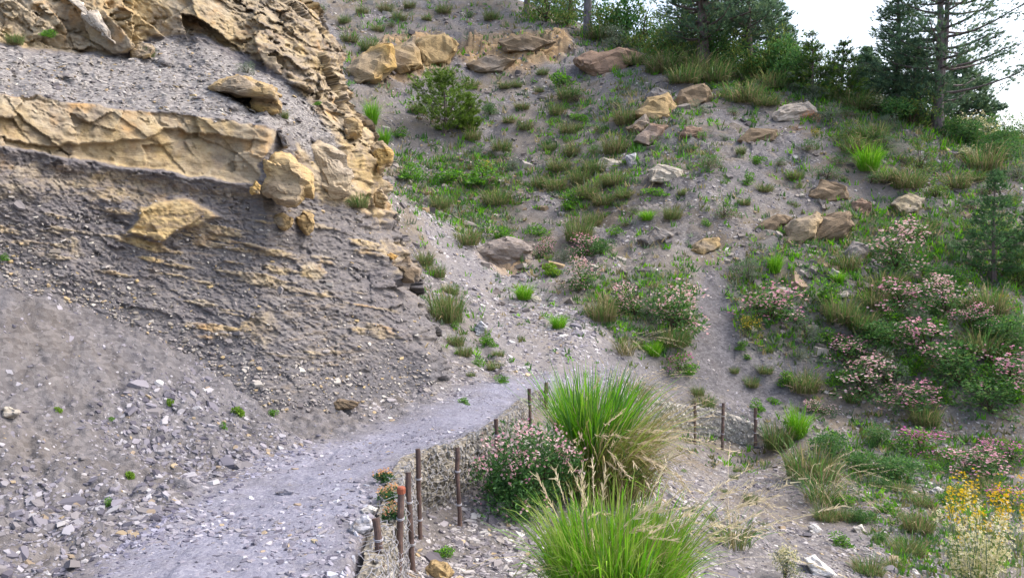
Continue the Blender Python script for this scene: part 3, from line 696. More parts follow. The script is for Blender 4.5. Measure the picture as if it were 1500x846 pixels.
# ------------------------------------------------------------------ wire netting walls with rusty stakes
def metal_mat(name, stops, rough=.7):
    t = NT(name); ob = t.obj(); n = t.noise(ob, 30, 6, .7); n2 = t.noise(t.scalev(ob, (1, 1, .15)), 40, 4, .6)
    return t.bsdf(t.ramp(t.math('MULTIPLY', t.math('ADD', n, n2), .5), stops), rough, n, .5, .006, .35)
M_rust = metal_mat('rusty_steel', [(.3, (.035, .024, .024)), (.5, (.085, .055, .048)), (.62, (.15, .09, .07)), (.75, (.26, .19, .15))])
M_cap = metal_mat('orange_rust', [(.3, (.20, .055, .03)), (.7, (.36, .11, .06))])
M_wire = metal_mat('zinc_wire', [(.3, (.24, .24, .27)), (.7, (.38, .38, .42))], .55)
t = NT('packed_stone'); ob = t.geo(); n = t.noise(t.scalev(ob, (1, 1, 2)), 24, 6, .7); vo = t.n('TexVoronoi', {'Vector': t.scalev(ob, (1, 1, 2)), 'Scale': 32.0})
c = t.mix(.5, t.ramp(n, [(.25, (.14, .13, .115)), (.5, (.235, .215, .185)), (.75, (.32, .30, .26))]), t.ramp(t.n('SeparateColor', {'Color': vo.outputs['Color']}).outputs[0], [(0, (.09, .08, .065)), (.6, (.27, .235, .18)), (1, (.5, .46, .38))]))
M_fill = t.bsdf(c, .95, t.math('ADD', n, vo.outputs['Distance']), .9, .03, .1)

t = NT('packed_gravel'); ob = t.geo(); n = t.noise(t.scalev(ob, (1, 1, 2)), 30, 6, .7)
M_fill_pale = t.bsdf(t.ramp(n, [(.25, (.22, .205, .185)), (.5, (.38, .355, .32)), (.75, (.52, .49, .44))]), .95, n, .9, .03, .1)
def resample(pts, step):
    pts = np.asarray(pts, float); n = len(pts); out = []
    for i in range(n - 1):
        p0, p1, p2, p3 = pts[max(i - 1, 0)], pts[i], pts[i + 1], pts[min(i + 2, n - 1)]
        for u in np.linspace(0, 1, max(2, int(np.linalg.norm(p2 - p1) / step)), endpoint=False):
            out.append(.5 * (2 * p1 + (p2 - p0) * u + (2 * p0 - 5 * p1 + 4 * p2 - p3) * u * u + (3 * p1 - p0 - 3 * p2 + p3) * u ** 3))
    out.append(pts[-1]); return np.array(out)

def netting_wall(label, line, topz, hgt, stakes, cell, lap=.16, seed=0, bulge=.035, group=None, shade_line=False, fwd=0.0, tint=1.0):
    """line: plan points; topz/hgt: per point; stakes: (top, foot, radius, cap)"""
    rs = np.random.default_rng(seed)
    Ls = resample(np.c_[line, topz, hgt], .03)
    xy = Ls[:, :2]; ds = np.r_[0, np.cumsum(np.linalg.norm(np.diff(xy, axis=0), axis=1))]
    T = np.gradient(xy, axis=0); T /= np.linalg.norm(T, axis=1, keepdims=True); Nn = np.stack([T[:, 1], -T[:, 0]], -1)
    def Q(s, v, off):
        """v in metres: below 0 lies back over the path, above 0 hangs down"""
        s = np.asarray(s, float); v = np.asarray(v, float)
        g = lambda a: np.interp(s, ds, a)
        x, y, tz, h = g(xy[:, 0]), g(xy[:, 1]), g(Ls[:, 2]), g(Ls[:, 3]); nx, ny = g(Nn[:, 0]), g(Nn[:, 1])
        hang = np.clip(v, 0, None); f = hang / h
        o = off + bulge * np.sin(np.pi * np.clip(f, 0, 1)) - .06 + fwd + .018 * fbm(s * 3, v * 4, octv=3, seed=seed) + np.minimum(v, 0)
        z = tz - hang * 1.0 + np.where(v < 0, .012 + .02 * vnoise(s * 6, v * 6, seed=seed + 3), 0) + np.where(v >= 0, -off * .2, off)
        return np.stack([x + nx * o, y + ny * o, z], -1)
    root = thing('retaining_fence', label, 'retaining wall', (float(xy[len(xy) // 2, 0]), float(xy[len(xy) // 2, 1]), float(Ls[len(xy) // 2, 2])), group)
    inv = np.array(root.location)
    # packed stones
    sN = int(ds[-1] / .025); vN = 30
    ss = np.linspace(0, ds[-1], sN); vv = np.linspace(-.1, 1, vN)
    SS, VV = np.meshgrid(ss, vv, indexing='ij'); HH = np.interp(SS, ds, Ls[:, 3]); Vm = np.where(VV > 0, VV * HH, VV * lap / .1 * .6)
    wv = worley(SS * 14, Vm * 20, seed + 5)
    Pq = Q(SS, Vm, -.012 + .03 * (wv[0] - .5) + .02 * wv[4]); back = Pq.copy()
    ida = np.arange(sN * vN).reshape(sN, vN); F = np.stack([ida[:-1, :-1], ida[1:, :-1], ida[1:, 1:], ida[:-1, 1:]], -1).reshape(-1, 4)
    # underside folding back into the bank
    und = np.stack([Q(ss, np.interp(ss, ds, Ls[:, 3]), -.012 - q) + np.array([0, 0, .03 * q]) for q in (0.0, .1, .25)], 1)
    V = np.concatenate([Pq.reshape(-1, 3), und.reshape(-1, 3)]); idb = np.arange(sN * 3).reshape(sN, 3) + sN * vN
    Fb = np.stack([idb[:-1, :-1], idb[1:, :-1], idb[1:, 1:], idb[:-1, 1:]], -1).reshape(-1, 4)
    link('stone_fill', meshdata('stone_fill', V - inv, [F, Fb], M_fill if tint == 1 else M_fill_pale, None, True), root)
    n = int(ds[-1] * 260); s = rs.uniform(0, ds[-1], n); v = rs.uniform(-.05, .97, n) * np.interp(s, ds, Ls[:, 3])
    Pc = Q(s, v, -.004); Nv = np.stack([np.interp(s, ds, Nn[:, 0]), np.interp(s, ds, Nn[:, 1]), .25 + 0 * s], -1)
    colr = np.array([[.25,.235,.205],[.29,.27,.235],[.20,.19,.175],[.33,.31,.275],[.27,.258,.245]])[rs.integers(0, 5, n)] * rs.uniform(.8, 1.15, (n, 1)) * tint
    Vs, Fs, Cs = shards(Pc, Nv, rs.uniform(.012, .034, n), colr, rs, (.15, .5))
    link('packed_chips', meshdata('packed_chips', Vs - inv, Fs, M_chip, Cs), root)['kind'] = 'stuff'
    # hexagonal wire netting, sagging and torn
    g = Geo(); a = cell; hx = a * math.sqrt(3)
    Hm = Ls[:, 3].max()
    edges = set(); node = {}
    for i in range(int(ds[-1] / hx) + 1):
        for j in range(-int(lap / (1.5 * a)) - 1, int(Hm / (1.5 * a)) + 1):
            cx_, cv = (i + .5 * (j & 1)) * hx, j * 1.5 * a
            ks = []
            for q in range(6):
                an = math.pi / 6 + q * math.pi / 3; p = (round(cx_ + a * math.cos(an), 4), round(cv + a * math.sin(an), 4)); ks.append(p)
            for q in range(6): edges.add(tuple(sorted((ks[q], ks[(q + 1) % 6]))))
    def jit(p):
        if p not in node:
            h = float(np.interp(p[0], ds, Ls[:, 3])); node[p] = (p[0] + rs.normal(0, a * .22), min(p[1] + rs.normal(0, a * .22), h), rs.uniform(.004, .03) if rs.uniform() < .75 else rs.uniform(.02, .06))
        return node[p]
    for p, q in sorted(edges):
        h = float(np.interp(p[0], ds, Ls[:, 3]))
        if max(p[1], q[1]) > h + a or min(p[1], q[1]) < -lap or not (0 <= p[0] <= ds[-1] and 0 <= q[0] <= ds[-1]): continue
        A, B = jit(p), jit(q); m = [(A[k] + B[k]) / 2 + rs.normal(0, a * .08) for k in range(3)]
        L = Q([A[0], m[0], B[0]], [A[1], min(m[1], h), B[1]], np.array([A[2], max(m[2], .003), B[2]]))
        g.tube(L - inv, .0018, np.array([.4, .4, .42]), 3, False)
    for k in range(int(ds[-1] * 6)):           # loose curled strands
        s0 = rs.uniform(0, ds[-1] * (.35 if k % 3 else 1)); v0 = rs.uniform(-lap * .6, .8) * float(np.interp(s0, ds, Ls[:, 3])); uu = np.linspace(0, 1, 7)
        L = Q(s0 + rs.normal(0, .1) * uu + .03 * np.sin(uu * 6 + k), v0 + rs.normal(0, .14) * uu + .03 * np.cos(uu * 7 + k), .02 + .05 * uu * rs.uniform(0, 1))
        g.tube(L - inv, .0018, np.array([.4, .4, .42]), 3, False)
    link('wire_netting', g.mesh('wire_netting', M_wire, True), root)
    for k, (A, B, r, cap) in enumerate(stakes):
        A, B = np.array(A), np.array(B); uu = np.linspace(0, 1, 9)[:, None]
        g = Geo(); L = B + (A - B) * uu + rs.normal(0, .003, (9, 3)); c0 = L[-1].copy()
        g.tube(L - inv, r * (1 + .08 * rs.normal(0, 1, 9)), np.array([.1, .06, .04]), 10)
        st_ = link('stake', g.mesh('stake', M_rust), root)
        for q in (.34, .72):
            cB = B + (A - B) * q; an_ = np.linspace(0, 2 * np.pi, 13); gt = Geo()
            for dz_ in (0, .008): gt.tube(np.stack([cB[0] + (r + .003) * np.cos(an_), cB[1] + (r + .003) * np.sin(an_), cB[2] + dz_ + .006 * np.sin(an_)], -1) - inv, .0028, np.array([.4, .4, .42]), 4, False)
            gt.tube(np.array([cB + (0, r, 0), cB + (-.02, r + .07, .01), cB + (-.03, r + .12, -.02)]) - inv, .0028, np.array([.4, .4, .42]), 4, False)
            link('wire_tie', gt.mesh('wire_tie', M_wire), st_)
        if cap:
            g = Geo(); g.tube(np.array([c0 - (0, 0, .028), c0 + (0, 0, .004), c0 + (0, 0, .012)]) - inv, [r * 1.35, r * 1.35, r * 1.1], np.array([.4, .12, .06]), 10)
            ck = link('cap', g.mesh('cap', M_cap), st_); ck['label'] = 'orange rusted cap'
    if shade_line:  # thin dark tube standing in for the gap shadow under the wall
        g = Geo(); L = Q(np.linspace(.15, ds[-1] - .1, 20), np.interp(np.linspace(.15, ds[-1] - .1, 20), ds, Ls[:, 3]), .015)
        g.tube(L - inv, .02, np.array([.1, .06, .04]), 8); link('bottom_shade_line', g.mesh('bottom_shade_line', M_rust), root)
    return root

def pz(x, y): return float(fU(np.array([x]), np.array([y]))[0])
nl = [(-.56,3.6),(-.64,4.3),(-.67,5.0),(-.71,5.5),(-.70,6.08),(-.47,6.45),(-.15,7.2),(.19,8.7),(.45,9.5)]
pt = lambda a, b, d: at(a, b, d)
netting_wall('sagging wire netting wall packed with stones along the near path edge, held by rusty stakes', nl, [pz(*p) + .02 for p in nl], [.62,.66,.66,.64,.60,.54,.42,.36,.3],
    [(pt(588,716,4.75), pt(583,872,4.6), .020, True), (pt(597,690,5.25), pt(607,852,5.1), .0185, False), (pt(612,657,5.85), pt(616,814,5.75), .0185, False), (pt(669,654,6.22), pt(674,782,6.12), .0185, False),
     (pt(727,612,6.95), pt(729,700,6.9), .0185, False), (pt(775,568,8.55), pt(777,650,8.5), .0185, False), (pt(800,560,9.35), pt(801,620,9.3), .024, False), (pt(552,758,4.3), pt(560,872,4.2), .022, False)], .042, seed=3)
fl = [(1.5,11.1),(2.2,11.75),(2.87,12.2),(3.35,12.36),(3.98,12.4)]
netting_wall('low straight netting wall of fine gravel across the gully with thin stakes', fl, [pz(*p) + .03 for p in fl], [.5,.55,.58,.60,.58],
    [(pt(1018,590,11.85), pt(1018,655,11.75), .02, False), (pt(1060,590,12.05), pt(1058,658,11.9), .024, False), (pt(1107,597,12.15), pt(1106,652,12.05), .024, False)], .06, seed=5, bulge=.03, shade_line=True, fwd=.12, tint=1.8)
# ------------------------------------------------------------------ plants
def leafmat(name, transl=.42, rough=.6, spec=.25):
    t = NT(name); c = t.attr('Col').outputs['Color']
    p = t.n('BsdfPrincipled', {'Base Color': c, 'Roughness': rough, 'Specular IOR Level': spec})
    tr = t.n('BsdfTranslucent', {'Color': c}); mx = t.n('MixShader', {0: transl})
    t.t.links.new(p.outputs[0], mx.inputs[1]); t.t.links.new(tr.outputs[0], mx.inputs[2]); t.t.links.new(mx.outputs[0], t.out.inputs[0])
    return t.m
M_leaf = leafmat('leaves'); M_grass = leafmat('grass_blades', .4, .5); M_needle = leafmat('needles', .38, .6); M_petal = leafmat('petals', .4, .8, .1)
t = NT('bark'); ob = t.geo(); n = t.noise(t.scalev(ob, (1, 1, .3)), 14, 6, .7); a = t.attr('Col').outputs['Color']
M_bark = t.bsdf(t.mix(1.0, a, t.ramp(n, [(.3, (.4,) * 3), (.55, (1,) * 3), (.75, (1.5, 1.45, 1.4))]), 'MULTIPLY'), .95, n, 1.0, .03, .1)
LIB = {}
def unit(v): return v / (np.linalg.norm(v, axis=-1, keepdims=True) + 1e-9)

def blades(g, n, rs, r0, h, lean, width, cols, droop=.35, seg=4, hvar=(.55, 1.05), wind=(0, 0), tipc=None, up=1.0):
    """n ribbons rooted in a disc, fanning outwards and arching over"""
    a = rs.uniform(0, 2 * np.pi, n); q = np.sqrt(rs.uniform(0, 1, n))
    root = np.stack([np.cos(a) * q * r0, np.sin(a) * q * r0, np.zeros(n)], -1)
    hh = h * rs.uniform(*hvar, n); out = np.stack([np.cos(a), np.sin(a)], -1) + rs.normal(0, .5, (n, 2))
    ln = lean * (.25 + .9 * q) * rs.uniform(.5, 1.3, n)
    tgrid = np.linspace(0, 1, seg + 1)
    x = root[:, None, :2] + out[:, None] * (ln * hh)[:, None, None] * (tgrid ** 1.6)[None, :, None] + np.array(wind)[None, None] * (hh[:, None] * tgrid ** 2)[..., None]
    dz = droop * rs.uniform(.2, 1.3, n); bent = rs.uniform(0, 1, n) < .12; dz = np.where(bent, dz + .45, dz); ln = np.where(bent, ln * 1.7, ln)
    z = hh[:, None] * (up * tgrid[None] - dz[:, None] * tgrid[None] ** 3)
    C = np.concatenate([x, z[..., None]], -1)
    side = np.stack([-out[:, 1], out[:, 0], rs.normal(0, .3, n)], -1); tw = rs.uniform(0, np.pi, n)
    side = unit(side * np.cos(tw)[:, None] + unit(np.c_[out, np.zeros(n)]) * np.sin(tw)[:, None])
    wd = width * rs.uniform(.4, 1.35, n)[:, None] * np.array([.8] + [1.0] * (seg - 1) + [.12])[None]
    L = C - side[:, None] * wd[..., None] / 2; R = C + side[:, None] * wd[..., None] / 2
    V = np.stack([L, R], 2).reshape(n, -1, 3)
    k = np.arange(seg); tm = np.stack([2 * k, 2 * k + 1, 2 * k + 3, 2 * k + 2], -1)
    F = (np.arange(n)[:, None, None] * 2 * (seg + 1) + tm[None]).reshape(-1, 4)
    c = np.array(cols)[rs.integers(0, len(cols), n)] * rs.uniform(.75, 1.25, (n, 1))
    cc = np.repeat(c[:, None], seg + 1, 1)
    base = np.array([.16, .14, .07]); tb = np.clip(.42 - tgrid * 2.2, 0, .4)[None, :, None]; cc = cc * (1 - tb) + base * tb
    if tipc is not None:
        tt_ = (np.clip(tgrid - .45, 0, 1) * 1.5)[None, :, None] * (rs.uniform(0, 1, (n, 1, 1)) < .5); cc = cc * (1 - tt_) + np.array(tipc) * tt_
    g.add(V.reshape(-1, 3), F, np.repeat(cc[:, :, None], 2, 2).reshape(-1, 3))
    return C

def plumes(g, n, rs, r0, h, lean, wind, col, fuzz=30, plen=.26, w=.0045, droop=.5):
    """seed stalks that bow over, each ending in a feathery head"""
    C = blades(g, n, rs, r0, h, lean, w, [col], droop, 7, (.75, 1.1), wind)
    for c in C:
        p = c[-1]; dr = unit(c[-1] - c[-3])
        u = rs.uniform(0, 1, fuzz)[:, None]; bp = c[-3] + (p - c[-3]) * u * 1.15
        d = unit(dr + rs.normal(0, .28, (fuzz, 3))); ln = h * plen * rs.uniform(.10, .24, (fuzz, 1)); sd = unit(np.cross(d, rs.normal(0, 1, (fuzz, 3)))) * h * .0042
        V = np.stack([bp - sd, bp + sd, bp + d * ln + sd * .3, bp + d * ln - sd * .3], 1)
        cc = np.array(col) * rs.uniform(.85, 1.25, (fuzz, 1))
        g.add(V.reshape(-1, 3), np.arange(fuzz * 4).reshape(-1, 4), np.repeat(cc, 4, 0))

def leaves(g, Pc, rs, size, cols, aspect=.45, upb=.5, out=None, jit=.25):
    """diamond leaves (4 points, folded a little) at the points Pc"""
    n = len(Pc); d = rs.normal(0, 1, (n, 3)) + np.array([0, 0, upb])
    if out is not None: d = d + out * 1.2
    d = unit(d); sd = unit(np.cross(d, rs.normal(0, 1, (n, 3)))); nr = np.cross(d, sd)
    L = size * rs.uniform(.6, 1.25, (n, 1)); W = L * aspect
    V = np.stack([Pc, Pc + d * L * .5 + sd * W * .5 + nr * W * .15, Pc + d * L, Pc + d * L * .5 - sd * W * .5 + nr * W * .15], 1)
    c = np.array(cols)[rs.integers(0, len(cols), n)] * rs.uniform(1 - jit, 1 + jit, (n, 1))
    g.add(V.reshape(-1, 3), np.arange(n * 4).reshape(-1, 4), np.repeat(c, 4, 0))

def dome(n, rs, r=.5, h=1.0, lump=.3, k=9, low=.0, shell=.45):
    """points through an uneven mound of clumps: radius r, height h"""
    cc = rs.normal(0, 1, (k, 3)); cc[:, 2] = np.abs(cc[:, 2]); cc = unit(cc) * rs.uniform(.45, .95, (k, 1)) * np.array([r * .75, r * .75, h * .72])
    cr = rs.uniform(.28, .5, k) * r * 1.15
    i = rs.integers(0, k, n); d = unit(rs.normal(0, 1, (n, 3))); rad = cr[i] * (1 - shell * rs.uniform(0, 1, n) ** 1.5)
    p = cc[i] + d * rad[:, None] * np.array([1, 1, max(.6, h / (2 * r) * .7)])
    p[:, 2] = np.abs(p[:, 2]) + low
    return p, d, cc, cr

def flowers(g, Pc, rs, size, cols, pet=5, spread=1.0, per=5):
    """clusters of small open flowers, each of a few petals"""
    n = len(Pc)
    for _ in range(per):
        c0 = Pc + rs.normal(0, size * 1.1 * spread, (n, 3)); nr = unit(rs.normal(0, .6, (n, 3)) + np.array([0, -.25, 1])); u = unit(np.cross(nr, rs.normal(0, 1, (n, 3)))); w = np.cross(nr, u)
        cl = np.array(cols)[rs.integers(0, len(cols), n)] * rs.uniform(.85, 1.12, (n, 1))
        for k in range(pet):
            a = k * 2 * np.pi / pet; d = u * math.cos(a) + w * math.sin(a); s = np.cross(nr, d)
            V = np.stack([c0, c0 + d * size * .35 + s * size * .22 + nr * size * .1, c0 + d * size * .62, c0 + d * size * .35 - s * size * .22 + nr * size * .1], 1)
            g.add(V.reshape(-1, 3), np.arange(n * 4).reshape(-1, 4), np.repeat(cl, 4, 0))

G_BRI = [(.14,.38,.012),(.18,.43,.018),(.10,.31,.012),(.25,.43,.04)]
G_MID = [(.075,.195,.042),(.10,.225,.045),(.06,.155,.04),(.15,.215,.065)]
G_DRY = [(.26,.22,.11),(.33,.28,.15),(.16,.16,.06),(.10,.14,.04)]
G_DRK = [(.055,.145,.042),(.07,.175,.05),(.045,.115,.038),(.09,.20,.06)]
G_GRY = [(.14,.195,.13),(.18,.225,.16),(.12,.17,.11),(.20,.24,.17)]
G_BRN = [(.19,.13,.10),(.15,.115,.085),(.23,.17,.125)]
G_YEL = [(.18,.225,.045),(.23,.26,.065),(.14,.185,.04)]
PINK = [(.74,.34,.45),(.80,.46,.54),(.66,.28,.42),(.80,.56,.60)]
BLUSH = [(.78,.48,.50),(.80,.58,.56),(.72,.40,.46),(.82,.68,.66)]
MAG = [(.62,.16,.42),(.68,.25,.50)]

def proto(kind, v):
    """unit plant (height 1, radius .5): list of (part name, mesh)"""
    if (kind, v) in LIB: return LIB[kind, v]
    rs = np.random.default_rng(abs(hash((len(kind), kind[0], kind[-1], v))) % 9999 if False else sum(ord(c) for c in kind) * 31 + v)
    P_ = []
    if kind.startswith('grass'):
        g = Geo(); cols = {'grass_bright': G_BRI, 'grass_mid': G_MID + G_MID[3:] + G_DRY[:3], 'grass_dry': G_DRY + G_MID[:2]}[kind]
        blades(g, 560, rs, .24 if kind == 'grass_bright' else .40, 1.0, .42 if kind == 'grass_bright' else .28, .013, cols, .45, 4, (.22, 1.05)); P_.append(('blades', g.mesh('blades', M_grass)))
        if kind == 'grass_dry':
            g = Geo(); plumes(g, 14, rs, .1, 1.05, .6, (.15, 0), (.48, .40, .25), 12); P_.append(('seed_heads', g.mesh('seed_heads', M_grass)))
        if kind != 'grass_bright':
            g = Geo(); blades(g, 90, rs, .22, .45, 1.0, .03, G_DRY[:2] + G_BRN, .5, 3); P_.append(('dead_blades', g.mesh('dead_blades', M_grass)))
    else:
        cfg = {'herb': (G_BRI[:2] + G_MID, 900, .085, .55, None), 'leafy': ([(.15,.27,.03),(.19,.32,.04)], 420, .16, .7, None), 'shrub_green': (G_MID + G_DRK, 1700, .055, .5, None),
               'shrub_yellow': (G_YEL + G_MID, 1500, .055, .4, None), 'shrub_grey': (G_GRY, 1500, .075, .16, None), 'pink': (G_DRK + G_MID[:2], 1300, .06, .42, PINK), 'blush': (G_MID + G_DRK, 1200, .06, .42, BLUSH),
               'magenta': (G_MID + G_BRI[:1], 900, .07, .4, MAG), 'yellow_bloom': (G_YEL + G_MID, 1100, .06, .3, [(.62,.45,.03),(.70,.56,.10)]), 'cream_bloom': (G_GRY + G_YEL, 1100, .06, .25, [(.68,.62,.36),(.72,.68,.46)]),
               'heath': (G_GRY[:1] + G_MID, 800, .06, .3, None), 'orange_dead': ([(.42,.19,.08),(.50,.26,.12),(.34,.15,.07)], 500, .07, .25, None)}[kind]
        cols, n, ls, asp, fl = cfg
        g = Geo(); p, d, cc, cr = dome(n, rs, .5, 1.0, k=11 if n > 1000 else 7)
        leaves(g, p, rs, ls, cols, asp, .7, d); 
        if kind == 'heath':
            k = len(p) // 2; q = p[:k] * np.array([1.1, 1.1, .45]); leaves(g, q, rs, .08, G_BRN, .18, .2, d[:k])
        fo = g.mesh('foliage', M_leaf)
        g = Geo()
        for c in cc:
            u = np.linspace(0, 1, 5)[:, None]; L = c * u * np.array([1, 1, 1]) + np.array([0, 0, .12]) * np.sin(u * np.pi); L[0] *= 0
            g.tube(L, np.linspace(.012, .005, 5), np.array([.09, .07, .05]), 4, False)
        P_ += [('foliage', fo), ('stems', g.mesh('stems', M_bark))]
        if fl:
            m = {'pink': 100, 'blush': 100, 'magenta': 55, 'yellow_bloom': 90, 'cream_bloom': 110}[kind]
            sel = np.argsort(-(p[:, 2] + .55 * np.hypot(p[:, 0], p[:, 1]) + rs.normal(0, .3, len(p))))[:m * 4]; sel = rs.choice(sel, m, replace=False)
            g = Geo(); flowers(g, p[sel] * 1.06, rs, .034 if kind in ('pink', 'blush', 'magenta') else .034, fl, 5, 1.0, 4); P_.append(('flowers', g.mesh('flowers', M_petal)))
    LIB[kind, v] = P_; return P_

NAME = {'grass_bright': 'grass_tussock', 'grass_mid': 'grass_tussock', 'grass_dry': 'grass_tussock', 'herb': 'herb_plant', 'leafy': 'leafy_plant', 'shrub_green': 'green_shrub', 'shrub_yellow': 'green_shrub', 'shrub_grey': 'grey_shrub',
        'pink': 'flowering_shrub', 'blush': 'flowering_shrub', 'magenta': 'flowering_shrub', 'yellow_bloom': 'broom_shrub', 'cream_bloom': 'broom_shrub', 'heath': 'heath_shrub', 'orange_dead': 'dead_shrub'}
CAT = {'grass_tussock': 'grass tuft', 'herb_plant': 'herb', 'leafy_plant': 'leafy plant', 'green_shrub': 'shrub', 'grey_shrub': 'shrub', 'flowering_shrub': 'shrub', 'broom_shrub': 'broom', 'heath_shrub': 'heath', 'dead_shrub': 'dead shrub'}
prs = np.random.default_rng(5); nplant = [0]
def plant(kind, bx, by, w, h, label, group=None, tilt=0.0, pos=None, v=None):
    P0 = hit(bx, by) if pos is None else np.array(pos); d = max(P0[1], .5); s = d / FPX
    nplant[0] += 1; v = nplant[0] % 3 if v is None else v
    r = thing(NAME[kind], label, CAT[NAME[kind]], P0 - np.array([0, 0, .02]), group)
    for nm, me in proto(kind, v): link(nm, me, r)
    k = .86 if kind.startswith('grass') else .9
    r.scale = (w * s * k, w * s * k, h * s * 1.02); r.rotation_euler = (0, tilt, prs.uniform(0, 6.28))
    return r
